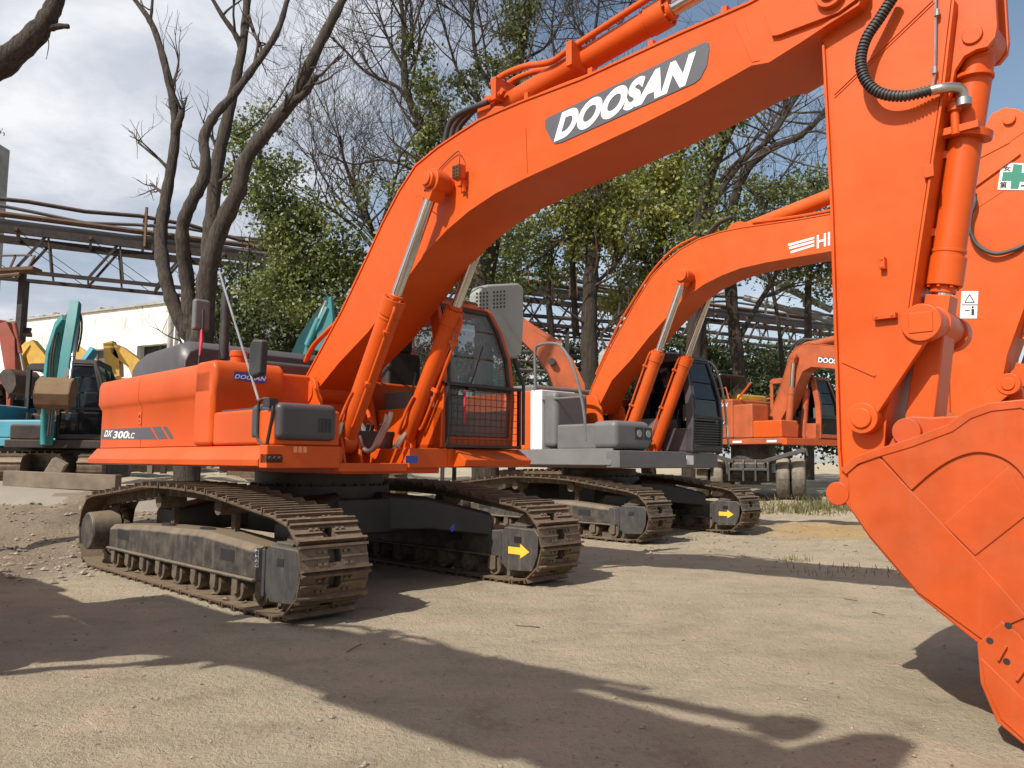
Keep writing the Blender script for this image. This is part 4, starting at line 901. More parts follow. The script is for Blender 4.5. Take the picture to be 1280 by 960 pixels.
    for s in (-1, 1):
        b = MB(); p0 = H.y(1261, 480, -.30); p1 = H.y(1210, 524, -.30)
        b.beam((p0.x, .29*s, p0.z), (p1.x, .29*s, p1.z), .05, .20, .05, .16, side=(0, 1, 0)); b.cyl((p0.x, .25*s, p0.z), (p0.x, .33*s, p0.z), .13, n=24); b.cyl((p0.x, .33*s, p0.z), (p0.x, .35*s, p0.z), .075, n=24); b.build('side_link', O, root, bevel=.008)
    b = MB(); b.beam((p0.x, 0, p0.z), (p0.x+.05, 0, 1.55), .22, .16, side=(0, 1, 0)); b.build('bucket_link', O, root, bevel=.01)
    bk = MB(); pr = [(6.25, 1.30), (6.35, 1.75), (6.7, 1.95), (7.1, 1.9), (7.5, 1.6), (7.75, 1.1), (7.7, .6), (7.45, .2), (7.15, .0), (6.95, .3), (6.5, .95)]
    for y in (-.68, .65): bk.prism(pr, y, y+.03)
    rings = []
    for i, p in enumerate(pr[1:9]):
        c_ = Vector((7.1, 0, .95)); n = (Vector((p[0], 0, p[1]))-c_).normalized(); a = Vector((p[0], 0, p[1])); e = a-n*.035; rings.append([(a.x, -.68, a.z), (a.x, .68, a.z), (e.x, .68, e.z), (e.x, -.68, e.z)])
    bk.loft(rings); bk.build('bucket', 'orange_bucket', root, bevel=.01)
    # upper structure
    b = MB(); b.box(-3.0, 1.5, -1.4, 1.4, 1.12, 1.36); b.build('deck_frame', O, root, bevel=.01)
    b = MB(); b.prism([(-1.52, 1.17), (-1.40, 1.12), (-1.40, 1.42), (-1.46, 1.44)], -.60, 1.55, 'x'); b.box(1.45, 1.72, -1.5, .3, 1.13, 1.40); b.box(1.45, 1.6, .3, 1.45, 1.13, 1.38); b.build('deck_skirt', 'grey', root, bevel=.012)
    b = MB(); b.prism([(-1.52, 1.17), (-1.40, 1.12), (-1.40, 1.42), (-1.46, 1.44)], -3.0, -.60, 'x'); b.build('side_skirt', O, root, bevel=.012)
    def blk(name, x0, x1, y0, y1, z0, z1, m, bv=.05): b = MB(); b.box(x0, x1, y0, y1, z0, z1); return b.build(name, m, root, bevel=bv, seg=3)
    blk('side_door', -2.4, -.30, -1.47, -.6, 1.42, 2.46, O, .03); blk('stripe_panel', -.295, -.01, -1.475, -.6, 1.42, 2.46, 'white', .02)
    blk('engine_house', -2.5, -.1, -.6, 1.4, 1.36, 2.45, O, .05)
    c = MB(); plan = [(-2.4, -1.45), (-2.8, -1.35), (-3.05, -1.0), (-3.2, -.4), (-3.2, .4), (-3.05, 1.0), (-2.8, 1.35), (-2.4, 1.45)]; c.prism(plan, 1.18, 2.4, 'z'); c.build('counterweight', O, root, bevel=.06, seg=3)
    blk('fuel_tank', .0, .32, -1.47, -.62, 1.45, 2.42, 'grey', .10)
    blk('step_box', .33, 1.2, -1.46, -.65, 1.42, 1.84, 'grey', .04); tb = blk('tool_box', 1.1, 1.62, -1.47, -.55, 1.42, 1.88, 'grey', .10)
    v = MB(); [v.box(1.618, 1.626, y0, y0+.2, 1.58, 1.78) for y0 in (-.98, -.74)]; v.build('lamp_recess', 'black', tb, bevel=.01); v = MB(); [v.cyl((1.62, y0, 1.68), (1.634, y0, 1.68), .06, n=16) for y0 in (-.88, -.64)]; v.build('work_lamp', 'lightgrey', tb)
    blk('engine_hood', -2.3, -.6, -1.1, 1.1, 2.45, 2.62, 'grey', .06)
    b = MB(); rl = [(669, 500), (669, 470), (669, 438), (675, 431), (690, 429), (702, 434), (715, 455), (724, 485), (730, 515), (733, 550)]; b.tube(smooth([H.y(x, y, -1.45) for x, y in rl], 4), .026, 8); b.tube([H.y(671, 500, -1.45), H.y(728, 496, -1.45)], .02, 6); b.build('hand_rail', 'grey', root)
    q = H.x(766, 450, .3); b = MB(); b.prism([(q.y-.22, q.z-.75), (q.y-.20, q.z+.12), (q.y-.10, q.z+.20), (q.y+.3, q.z+.22), (q.y+.3, q.z-.75)], .1, .3, 'x'); b.build('air_cleaner_cover', 'lightgrey', root, bevel=.05, seg=3)
    co = cab(root, -.15, 1.66, .55, 1.52, 1.40, 3.12, 'hoodgrey', 'glass_dark', guard=False)
    b = MB(); b.box(-.1, 1.25, .56, 1.5, 3.16, 3.20); b.build('roof_hatch', 'lightgrey', co, bevel=.02)
    g = MB(); [g.box(1.66, 1.70, .6, 1.48, 1.46+k*.045, 1.475+k*.045) for k in range(13)]; g.build('front_grille', 'black', co)
    b = MB(); b.tube(smooth([(1.1, 1.6, 3.1), (1.35, 1.62, 3.1), (1.5, 1.64, 2.9), (1.62, 1.66, 2.4), (1.70, 1.66, 1.5)], 4), .022, 7); b.build('cab_hand_rail', 'lightgrey', co)
    blk('valve_cover', -.3, .0, -.66, .5, 1.36, 2.1, 'black', .03); blk('hose_manifold', .45, .9, -.3, .3, 1.36, 1.62, 'black', .02)
    b = MB(); b.box(1.60, 1.64, .42, .62, 1.18, 1.34); b.build('hanging_tag', 'white', root)
    return root
S2 = second_excavator()
tag(S2, 'orange crawler excavator with a white stripe, grey tool box and black cab', 'excavator', 'crawler excavators parked in a row')

# ------------------------------------------------------------------ far machines
def lpt(root, P): return root.matrix_basis.inverted() @ Vector(P)
def member(name, root, pts, w, hs, mat, bevel=.015):
    """boom or arm as a chain of world points with depth hs, width w"""
    b = MB(); P = [Vector(p) for p in pts]
    side = (P[-1]-P[0]).cross(Vector((0, 0, 1)))
    if side.length < .05: side = Vector((1, 0, 0))
    side = (CR if side.length == 0 else side).normalized()
    inv = root.matrix_basis.inverted(); rings = []
    for i, p in enumerate(P):
        t = (P[min(i+1, len(P)-1)]-P[max(i-1, 0)]).normalized(); a = (side-t*t.dot(side)).normalized(); n = t.cross(a)
        rings.append([tuple(inv @ (p+a*(sa*w/2)+n*(sb*hs[i]/2))) for sa, sb in ((-1, -1), (1, -1), (1, 1), (-1, 1))])
    b.loft(rings); return b.build(name, mat, root, bevel=bevel)
def rod(name, root, a, c, r, mat, parent=None):
    inv = root.matrix_basis.inverted(); b = MB(); a, c = inv @ Vector(a), inv @ Vector(c); m = a.lerp(c, .6); b.cyl(a, m, r, n=14)
    o = b.build(name, mat, parent or root); b = MB(); b.cyl(m, c, r*.55, n=12); b.build('piston_rod', 'steel', o); return o
def lower(root, s, mat, track=True, w=2.3, L=3.4, deck=.85, bh=1.0, bodycol=None, cabcol=None, cabside=1, rear=1.6, cabh=1.65, glass='glass_dark'):
    bodycol = bodycol or mat; rnd = random.Random(2)
    if track:
        for sg in (-1, 1):
            b = MB(); y = sg*(w/2-.25); h = deck*.78; pr = arc(L/2-h/2, h/2, h/2, -90, 90, 8)+arc(-L/2+h/2, h/2, h/2, 90, 270, 8)
            b.prism(pr, y-.22, y+.22); n = 30
            P, pit = resample(pr, .16)
            for i in range(len(P)):
                p, q = P[i], P[(i+1) % len(P)]; t = (q-p)/np.hypot(*(q-p)); no = np.array([t[1], -t[0]]); b.beam((p[0]+no[0]*.015, y-.23, p[1]+no[1]*.015), (p[0]+no[0]*.015, y+.23, p[1]+no[1]*.015), .035, .035, side=(t[0], 0, t[1]))
            b.build('track_belt', 'shoe', root); b = MB(); b.box(-L/2+.4, L/2-.4, y-.235, y+.235, h*.25, h*.72); b.build('track_frame', 'frame', root, bevel=.02)
        b = MB(); b.box(-.7, .7, -w/2+.4, w/2-.4, .3, .62); b.cyl((0, 0, .5), (0, 0, deck), .5, n=24); b.build('centre_frame', 'black', root, bevel=.03)
    b = MB(); b.box(-rear, 1.2, -w/2+.1, w/2-.1, deck, deck+.16); b.build('deck_frame', bodycol, root, bevel=.02)
    b = MB(); plan = [(-.3, -w/2+.08), (-rear*.8, -w/2+.1), (-rear, -w/2+.35), (-rear*1.08, 0), (-rear, w/2-.35), (-rear*.8, w/2-.1), (-.3, w/2-.08)]; b.prism(plan, deck+.16, deck+bh, 'z'); bo = b.build('engine_house', bodycol, root, bevel=.06, seg=3)
    b = MB(); [b.box(-rear*.75+k*.09, -rear*.75+k*.09+.05, -w/2+.07, -w/2+.1, deck+.35, deck+.75) for k in range(8)]; b.build('side_grille', 'black', bo)
    b = MB(); b.box(-.25, .95, -w/2+.1, -w/2+.75, deck+.16, deck+.62*bh); b.build('tool_box', bodycol, root, bevel=.04)
    c = cab(root, -.4, 1.15, (w/2-.95), (w/2-.08), deck+.16, deck+cabh, cabcol or mat, glass, guard=False)
    return c
def simple_bucket(root, P, wd, ht, mat, ang=0, yaw=0):
    """P = hinge point (world); bucket hangs below"""
    inv = root.matrix_basis.inverted(); p = inv @ Vector(P); ca, sa = math.cos(ang), math.sin(ang)
    pr0 = [(0, 0), (.25, .12), (.62, .05), (.85, -.3), (.82, -.75), (.55, -1.0), (.30, -1.02), (.1, -.55), (-.05, -.15)]
    def R2(q): x, z = q[0]*ht, q[1]*ht; return (p.x+x*ca-z*sa, p.z+x*sa+z*ca)
    pr = [R2(q) for q in pr0]; b = MB(); b.prism(pr, p.y-wd/2, p.y-wd/2+.03); b.prism(pr, p.y+wd/2-.03, p.y+wd/2); rings = []
    cen = R2((.4, -.4))
    for q in pr[1:7]:
        n = Vector((q[0]-cen[0], 0, q[1]-cen[1])).normalized()*.03; rings.append([(q[0], p.y-wd/2, q[1]), (q[0], p.y+wd/2, q[1]), (q[0]-n.x, p.y+wd/2, q[1]-n.z), (q[0]-n.x, p.y-wd/2, q[1]-n.z)])
    b.loft(rings); o = b.build('bucket', mat, root, bevel=.01)
    for k in range(4):
        y = p.y-wd/2+.06+k*(wd-.12)/3; t = MB(); a = R2((.30, -1.0)); c_ = R2((.16, -1.16)); t.beam((a[0], y, a[1]), (c_[0], y, c_[1]), .07, .04, .04, .015, side=(0, 1, 0)); t.build('tooth', mat, o)
    return o
G = 'excavators parked at the back'
# teal machine, bucket hanging in front of its cab
D = 15.2; r = empty('compact_excavator', (at(88, 560, D+1.2).x, D+1.2, .80), -1.30); bpy.context.view_layer.update()
lower(r, 1, 'teal', w=1.9, L=2.9, deck=.62, bh=.75, bodycol='darksteel', cabcol='black', rear=1.0, cabh=1.75)
member('boom', r, [at(58, 556, D), at(60, 520, D-.1), at(62, 480, D-.3), at(66, 440, D-.5), at(76, 408, D-.7), at(84, 398, D-.8)], .20, [.16, .22, .26, .24, .2, .14], 'teal')
member('arm', r, [at(94, 378, D-.75), at(92, 400, D-.85), at(85, 440, D-1.0), at(78, 482, D-1.1)], .18, [.14, .22, .2, .13], 'teal')
rod('arm_cylinder', r, at(62, 440, D-.4), at(90, 381, D-.75), .05, 'teal'); rod('boom_cylinder', r, at(56, 555, D-.2), at(52, 470, D-.4), .055, 'teal'); rod('bucket_cylinder', r, at(97, 400, D-.8), at(87, 478, D-1.2), .045, 'steel')
hb_ = MB(); [hb_.tube(smooth([r.matrix_basis.inverted() @ at(a_+k_*3, c_, D-.75) for a_, c_ in ((60, 545), (64, 500), (63, 455), (70, 415), (82, 395), (97, 392), (99, 415), (94, 440))], 4), .018, 6) for k_ in (0, 1)]; hb_.build('hose', 'rubber', r)
b_ = simple_bucket(r, at(76, 486, D-1.15), .56, .52, 'bucketrust', .5)
st_ = MB(); st_.beam(r.matrix_basis.inverted() @ at(76, 478, D-1.15), r.matrix_basis.inverted() @ at(88, 462, D-1.1), .05, .08); st_.build('bucket_link', 'steel', r)
tag(r, 'teal compact excavator with a rusty bucket hanging before its black cab', 'excavator', G)
# sky blue machine body at the left edge
r = empty('compact_excavator', (at(44, 560, 16.6).x, 16.6, .84), -.12); bpy.context.view_layer.update()
lower(r, 1, 'skyblue', w=2.1, L=2.9, deck=.62, bh=.85, bodycol='skyblue', cabcol='black', rear=1.3, cabh=1.75)
member('boom', r, [at(84, 540, 16.6), at(98, 500, 16.8), at(106, 455, 17), at(118, 436, 17)], .2, [.16, .25, .2, .14], 'skyblue'); b = MB(); b.cyl((-.6, -.5, 1.4), (-.6, -.5, 1.62), .07, n=16); b.build('exhaust_cap', 'skyblue', r)
tag(r, 'sky blue compact excavator with a slatted side grille, cut by the left edge', 'excavator', G)
# red boom at the left edge
r = empty('crawler_excavator', (at(-60, 560, 22).x, 22.5, .85), -.3); bpy.context.view_layer.update()
lower(r, 1, 'orange_red', w=2.6, L=3.6, deck=.95, bh=1.0)
D = 20.5; member('boom', r, [at(-45, 520, 22), at(-30, 460, 21.5), at(-12, 420, 21), at(2, 404, D)], .25, [.3, .35, .3, .2], 'orange_red'); member('arm', r, [at(6, 404, D), at(12, 425, D), at(16, 465, D)], .22, [.22, .4, .28], 'orange_red')
rod('bucket_cylinder', r, at(18, 404, D), at(30, 466, D), .06, 'orange_red'); simple_bucket(r, at(16, 470, D), .8, .6, 'darksteel', .3)
tag(r, 'brownish red excavator arm at the left edge beside the teal machine', 'excavator', G)
# yellow machines
D = 24; r = empty('crawler_excavator', (at(35, 560, 25).x, 25.5, .85), -.5); bpy.context.view_layer.update(); lower(r, 1, 'yellow', w=2.6, L=3.8, deck=1.0, bh=1.0)
member('boom', r, [at(10, 500, D+.5), at(18, 470, D), at(30, 442, D), at(40, 431, D)], .3, [.35, .45, .4, .25], 'yellow'); member('arm', r, [at(38, 428, D), at(48, 448, D), at(62, 462, D)], .3, [.3, .55, .4], 'yellow'); rod('boom_cylinder', r, at(16, 495, D), at(38, 433, D), .09, 'steel')
tag(r, 'yellow excavator with a peaked boom behind the teal machine', 'excavator', G)
D = 22; r = empty('crawler_excavator', (at(128, 560, 23).x, 23.2, .85), -2.4); bpy.context.view_layer.update(); lower(r, 1, 'yellow', w=2.6, L=3.8, deck=1.0, bh=1.0)
member('boom', r, [at(140, 480, D+.4), at(128, 470, D), at(108, 450, D), at(92, 434, D)], .3, [.35, .45, .4, .25], 'yellow'); b = MB()
inv = r.matrix_basis.inverted(); b.box(-1.2, .4, -1.35, -1.2, .9, 1.7); b.build('body_panel', 'yellow', r, bevel=.02)
tag(r, 'yellow excavator half hidden by the rear of the near machine', 'excavator', G)
D = 26; r = empty('crawler_excavator', (at(185, 560, 27).x, 27, .9), -2.6); bpy.context.view_layer.update(); lower(r, 1, 'yellow', w=2.6, L=3.8, deck=1.0, bh=1.2)
member('boom', r, [at(178, 480, D), at(170, 455, D), at(150, 440, D), at(140, 433, D)], .3, [.35, .45, .4, .25], 'yellow'); member('arm', r, [at(137, 428, D), at(142, 448, D), at(147, 472, D)], .3, [.3, .5, .3], 'yellow')
b = MB(); b.prism([(-.5, 1.9), (-.35, 2.9), (.35, 2.95), (.5, 1.9)], -.5, .6); b.build('yellow_hood', 'yellow', r, bevel=.1, seg=3)
tag(r, 'yellow excavator with a drooping arm in front of the white wall', 'excavator', G)
# teal boom behind the near machine
D = 16.5; r = empty('crawler_excavator', (at(395, 560, 18).x, 18.2, .3), -.6); bpy.context.view_layer.update(); lower(r, 1, 'teal', w=2.6, L=3.4, deck=.9, bh=.9)
member('boom', r, [at(352, 500, D+.4), at(372, 460, D), at(386, 425, D-.2), at(398, 405, D-.3), at(410, 385, D-.3)], .25, [.3, .45, .38, .3, .2], 'teal'); member('arm', r, [at(411, 372, D-.3), at(409, 400, D-.3), at(402, 440, D-.3)], .22, [.16, .3, .24], 'teal'); rod('arm_cylinder', r, at(384, 432, D-.4), at(408, 376, D-.4), .07, 'teal')
tag(r, 'teal excavator whose boom rises just left of the big orange boom', 'excavator', G)
# orange boom behind the near cab
D = 19.5; r = empty('crawler_excavator', (at(712, 560, 20.6).x, 20.8, .2), 2.9); bpy.context.view_layer.update(); lower(r, 1, 'orange_old', w=2.8, L=3.8, deck=1.0, bh=1.1)
mb = member('boom', r, [at(716, 520, D), at(712, 485, D), at(700, 458, D), at(682, 436, D), (at(660, 418, D)), at(640, 402, D), at(610, 380, D)], .4, [.7, .75, .7, .6, .5, .45, .35], 'orange_old')
rod('arm_cylinder', r, at(700, 432, D-.1), at(645, 400, D-.1), .11, 'orange_old', mb); b = MB(); q = r.matrix_basis.inverted() @ at(690, 452, D-.28); b.cyl(q+Vector((0, -.06, 0)), q+Vector((0, .06, 0)), .09, n=14); b.build('boss', 'black', mb)
tag(r, 'faded orange excavator boom leaning left behind the near cab', 'excavator', G)
# wheeled excavator at the right
def wheeled():
    W = Frame(7.15, 22.0, -.95, .30); r = empty('wheeled_excavator', (W.mx, W.my, .30), W.th); O = 'orange_old'
    c0 = set(bpy.data.objects)
    for x in (-1.35, 1.35):
        for s in (-1, 1):
            for k, y in enumerate((1.20*s, .82*s)):
                b = MB(); R = .52; pr = [(.26, -.15), (.40, -.17), (.49, -.155), (.52, -.11), (.525, 0), (.52, .11), (.49, .155), (.40, .17), (.26, .15)]
                rings = []
                for i in range(29): t = 2*PI*i/28; rings.append([(x+q[0]*math.cos(t), y+q[1], .52+q[0]*math.sin(t)) for q in pr])
                b.loft(rings, cap=False); to = b.build('tyre', 'tyre', r, sharp=50)
                b = MB(); b.cyl((x, y-.13, .52), (x, y+.13, .52), .27, n=24); b.cyl((x, y-.16 if s < 0 else y+.13, .52), (x, y-.13 if s < 0 else y+.16, .52), .12, n=18); b.build('rim', 'orange_old' if k else 'frame', to)
        b = MB(); b.cyl((x, -1.1, .52), (x, 1.1, .52), .10, n=16); b.box(x-.2, x+.2, -.25, .25, .35, .72); b.build('axle', 'frame', r)
    b = MB(); b.box(1.7, 1.9, -.52, .52, .55, 1.0); [b.prism([(1.9, 1.0), (2.1, .9), (2.1, .45), (1.9, .5)], y_, y_+.05) for y_ in (-.5, -.15, .15, .45)]; b.box(1.9, 2.1, -.5, .5, .72, .78); b.build('front_bracket', 'frame_clean', r, bevel=.01)
    for y_ in (-.95, .95): b = MB(); b.beam((1.9, y_*.4, .95), (2.0, y_*1.45, 1.25), .25, .10); b.beam((2.0, y_*1.45, 1.28), (2.0, y_*1.5, 1.1), .2, .05); b.build('fender', 'frame_clean', r, bevel=.01)
    b = MB(); b.box(-2.0, 2.0, -.42, .42, .62, .92); b.cyl((0, 0, .9), (0, 0, 1.42), .6, n=28); b.build('chassis', 'frame', r, bevel=.03)
    b = MB()
    for s in (-1,):
        pl = [(-2.05, 1.02), (-1.95, 1.12), (-.85, 1.06), (-.6, .72), (.5, .72), (.62, 1.06), (1.0, 1.13), (1.75, 1.12), (1.98, 1.0), (2.05, .75), (1.98, .75), (1.9, .96), (1.72, 1.06), (.98, 1.07), (.72, 1.0), (.56, .56), (-.66, .56), (-.92, 1.0), (-1.9, 1.04)]
        b.prism(pl, -1.38, -.95)
    b.build('mudguard', 'frame', r, bevel=.01); b = MB(); b.box(-.6, .5, -1.34, -.6, .50, .96)
    for x in (-.45, .35): b.prism([(x, .96), (x+.12, .96), (x+.0, .5), (x-.12, .5)], -1.40, -1.34)
    b.build('ladder_box', 'frame', r, bevel=.02)
    TR = Matrix.Translation((-.25, -.30, 0)) @ Matrix.Rotation(-1.93+.95, 4, 'Z')      # the undercarriage points at the viewer, the house is swung round
    for o_ in set(bpy.data.objects)-c0:
        if o_.parent == r: o_.matrix_local = TR @ o_.matrix_local
    up0 = set(bpy.data.objects)
    b = MB(); b.box(-1.7, 1.4, -1.22, 1.22, 1.16, 1.32); b.build('deck_frame', O, r, bevel=.02); b = MB(); b.box(1.38, 1.52, -1.25, 1.25, 1.14, 1.30); b.build('deck_edge', 'orange_b', r)
    for x in (-1.5, -.2, .9): b = MB(); b.box(x, x+.3, -1.235, -1.22, 1.2, 1.26); b.build('reflector', 'white', r)
    b = MB(); b.box(-1.7, -.2, -1.22, 1.22, 1.32, 2.42); eh = b.build('engine_house', O, r, bevel=.06, seg=3)
    b = MB(); b.box(-.2, .45, -1.22, -.5, 1.32, 2.25); b.build('fuel_tank', O, r, bevel=.05); b = MB(); b.box(.45, 1.35, -1.22, -.5, 1.32, 1.78); b.build('tool_box', 'orange_b', r, bevel=.04)
    s_ = MB(); s_.box(-.95, -.45, -1.226, -1.221, 1.70, 1.83); so_ = s_.build('name_sticker', 'decalgrey', eh); text('name_lettering', 'DOOSAN', (-.92, -1.228, 1.73), (-.48, -1.228, 1.73), (-.90, -1.228, 1.81), 'white', so_, .02, .2)
    text('name_lettering', 'DOOSAN', (-.95, -1.228, 2.2), (-.35, -1.228, 2.2), (-.93, -1.228, 2.32), 'white', eh, .03, .2)
    P = lambda x, y, v=-.22: W.y(x, y, v)
    def xz(L, v=-.22): return [(q.x, q.z) for q in (P(a, c_, v) for a, c_ in L)]
    side = xz([(955, 540), (968, 505), (980, 470), (987, 445), (995, 434), (1010, 429), (1040, 432), (1100, 440), (1180, 452)]); under = xz([(966, 543), (985, 508), (996, 480), (1003, 464), (1014, 458), (1040, 460), (1100, 466), (1180, 472)])
    bo = boxboom('boom', side, under, .44, O, r)
    e_ = side[-1]; am = MB(); am.prism([(e_[0]-.15, e_[1]+.35), (e_[0]+.2, e_[1]+.2), (e_[0]+.35, e_[1]-.4), (e_[0]-.1, e_[1]-2.1), (e_[0]-.3, e_[1]-2.1), (e_[0]-.35, e_[1]-.2)], -.15, .15); ao = am.build('arm', O, r, bevel=.02)
    bk = MB(); bx, bz = e_[0]-.2, e_[1]-2.1; pr = [(bx-.1, bz+.1), (bx+.4, bz+.15), (bx+.75, bz-.3), (bx+.6, bz-.8), (bx+.2, bz-.95), (bx-.3, bz-.55)]
    bk.prism(pr, -.5, -.46); bk.prism(pr, .46, .5); bk.loft([[(q[0], -.5, q[1]), (q[0], .5, q[1]), (q[0]*.97+(bx+.2)*.03, .5, q[1]*.97+(bz-.4)*.03), (q[0]*.97+(bx+.2)*.03, -.5, q[1]*.97+(bz-.4)*.03)] for q in pr[:5]]); bk.build('bucket', 'bucketrust', r, bevel=.01)
    for s in (-1, 1): a, c_ = P(985, 545, -.34), P(992, 446, -.34); hyd('boom_cylinder', (a.x, .34*s, a.z), (c_.x, .34*s, c_.z), .6, .09, .05, r, O, .12)
    b = MB(); a, c_ = P(1002, 433, 0), P(1100, 412, 0); hyd('arm_cylinder', a, c_, .9, .10, .05, r, O, .15)
    b = MB(); [b.tube(smooth([P(985+k, 446, -.1), P(992+k, 432, -.1), P(1002+k, 424, -.05), P(1015+k, 425, -.05)], 4), .03, 6) for k in (0, 4, 8)]; b.build('hose', 'rubber', bo)
    p_ = MB(); q = xz([(1022, 452), (1022, 446), (1075, 449), (1075, 456)], -.225); p_.prism(q, -.232, -.222); po = p_.build('name_plate', 'decalgrey', bo); text('name_lettering', 'DOOSAN', tuple(P(1022.5, 453, -.235)), tuple(P(1058, 456, -.235)), tuple(P(1023, 446.5, -.235)), 'white', po, .03)
    cab(r, -.1, 1.45, .32, 1.2, 1.32, 3.0, O, 'glass_dark', guard=False)
    b = MB(); b.beam((-1.3, -.9, 2.45), (-.4, -.9, 3.1), 1.0, .05, side=(0, 1, 0)); b.beam((-.5, -.9, 2.4), (-.5, -.9, 3.05), .04, .04); b.build('open_hood', 'black', r, bevel=.01)
    b = MB(); b.tube([(-1.6, -1.1, 2.4), (-1.6, -1.1, 2.7), (-.5, -1.1, 2.75), (-.4, -1.1, 2.4)], .025, 6); b.build('guard_rail', 'orange_b', r); b = MB(); b.tube([(-1.6, .9, 2.15), (-1.6, .9, 2.5), (-.5, .9, 2.55)], .025, 6); b.build('guard_rail', 'orange_b', r); b = MB(); b.tube([(-.5, -.9, 2.2), (.2, -.9, 2.85)], .03, 6); b.build('hood_prop', 'orange_b', r)
    b = MB(); b.box(-1.5, -.4, -.6, .6, 2.4, 2.6); b.build('engine_cover', 'yellow', r, bevel=.06)
    for o_ in set(bpy.data.objects)-up0:
        if o_.parent == r and o_.name.split('.')[0] not in ('boom', 'boom_cylinder', 'arm_cylinder', 'arm', 'bucket'): o_.location.z += .25
    return r
tag(wheeled(), 'faded orange wheeled excavator with twin dusty tyres and its hood propped open', 'excavator', G)

# ------------------------------------------------------------------ trees
def quads_mesh(name, P, size, mat, parent, elong=1.5, up=.35):
    P = np.repeat(P, 2, axis=0)+rng.normal(size=(2*len(P), 3))*size*.7; size *= .72; n = len(P); s = size*rng.uniform(.6, 1.35, (n, 1))
    a = rng.normal(size=(n, 3)); a /= np.linalg.norm(a, axis=1, keepdims=True)
    b = rng.normal(size=(n, 3)); b[:, 2] -= up; b -= a*(a*b).sum(1, keepdims=True); b /= np.linalg.norm(b, axis=1, keepdims=True)
    nn = np.cross(a, b)*s*.18
    v = np.stack([P-b*s*elong*.5, P+a*s*.5+nn, P+b*s*elong*.5, P-a*s*.5+nn], 1).reshape(-1, 3)
    me = bpy.data.meshes.new(name); me.vertices.add(4*n); me.vertices.foreach_set('co', v.ravel().astype(np.float32))
    me.loops.add(4*n); me.loops.foreach_set('vertex_index', np.arange(4*n, dtype=np.int32)); me.polygons.add(n)
    me.polygons.foreach_set('loop_start', np.arange(0, 4*n, 4, dtype=np.int32)); me.polygons.foreach_set('loop_total', np.full(n, 4, np.int32))
    me.update(calc_edges=True); me.materials.append(M[mat]); o = bpy.data.objects.new(name, me); col.objects.link(o)
    if parent is not None: o.parent = parent; o.matrix_parent_inverse = Matrix.Translation(-parent.location)
    return o
def clump_pts(clumps, sub=26, sd=.20):
    out = []
    for (px, py, D, rx, ry, n) in clumps:
        n = int(n*.44); c = np.array(at(px, py, D)); k = D/F; m = max(2, int(n/sub))
        u = rng.normal(size=(m, 3)); u /= np.linalg.norm(u, axis=1, keepdims=True); u *= rng.uniform(.15, 1, (m, 1))**.5
        cen = c+u*np.array([rx*k, max(rx, 20)*k*.8, ry*k]); idx = rng.integers(0, m, n)
        out.append(cen[idx]+rng.normal(size=(n, 3))*sd*rng.uniform(.5, 1.3, (m, 1))[idx])
    return np.concatenate(out)
def grow(b, p, d, L, r, depth, r_=random, kink=.22, up=.10, nch=(2, 4)):
    pts = [Vector(p)]; rad = [r]; d = Vector(d).normalized(); n = 5
    for i in range(n):
        d = (d+Vector((r_.gauss(0, kink), r_.gauss(0, kink), r_.gauss(0, kink)+up))*.55).normalized()
        pts.append(pts[-1]+d*L/n); rad.append(max(.004, r*(1-.62*(i+1)/n)))
    b.tube(pts, rad, 5 if depth > 1 else 3)
    if depth > 0:
        for k in range(r_.randint(*nch)):
            i = r_.randint(2, n); q = pts[i]; a = Vector((r_.gauss(0, 1), r_.gauss(0, 1), r_.gauss(.35, .7))).normalized()
            grow(b, q, (d*.9+a*.95), L*r_.uniform(.5, .8), rad[i]*.75, depth-1, r_, kink, up, nch)
def limb(b, pts, D, wpx, dd=None, n=9, k=5):
    """limb through photograph points; wpx width in pixels at both ends"""
    P = smooth([at(p[0], p[1], D+(p[2] if len(p) > 2 else 0)) for p in pts], k); m = len(P)
    R = [((wpx[0]+(wpx[1]-wpx[0])*i/(m-1))/2*D/F)*(1+.07*math.sin(i*1.9)) for i in range(m)]
    for i in range(2, m-1):
        h_ = math.sin(i*12.9898+pts[0][0])*43758.5; h_ -= math.floor(h_); R[i] *= .93+.16*h_
    b.tube(P, R, n); return P, R
def tree(name, base, D, limbs, clumps, label, leaf='leafG', size=.10, twigs=1, bk='bark2', group='trees behind the machines', twigdepth=2, twigL=1.6, seed=1, sd=.2, twigdens=5):
    """limbs: (points, (w0,w1)); clumps of leaves; a trunk and a crown"""
    r = random.Random(seed); x, y = at(base[0], base[1], D).x, D; root = empty(name, (x, y, gz(x, y)-.05)); inv = Matrix.Translation(-root.location)
    b = MB(); tw = MB()
    for i, (pts, wp) in enumerate(limbs):
        P, R = limb(b, pts, D, wp)
        if twigs:
            for j in range(int(twigdens*twigs)):
                q = r.randint(len(P)//3, len(P)-1); d = (P[q]-P[q-1]).normalized(); a = Vector((r.gauss(0, 1), r.gauss(0, .8), r.gauss(.3, .6)))
                grow(tw, P[q], d*.7+a, twigL*r.uniform(.6, 1.2), min(R[q]*.55, .045), twigdepth, r)
    g0 = gz(x, y)-.1
    b.V = [tuple(inv @ Vector(v)) for v in b.V]; t = b.build('trunk', bk, root, sharp=70)
    if tw.V: tw.V = [tuple(inv @ Vector(v)) for v in tw.V]; tw.build('bare_twigs', 'twig', t, sharp=180)
    if clumps: quads_mesh('crown', clump_pts(clumps, sd=sd), size, leaf, root)
    return tag(root, label, 'tree', group)
TG = 'trees behind the machines'
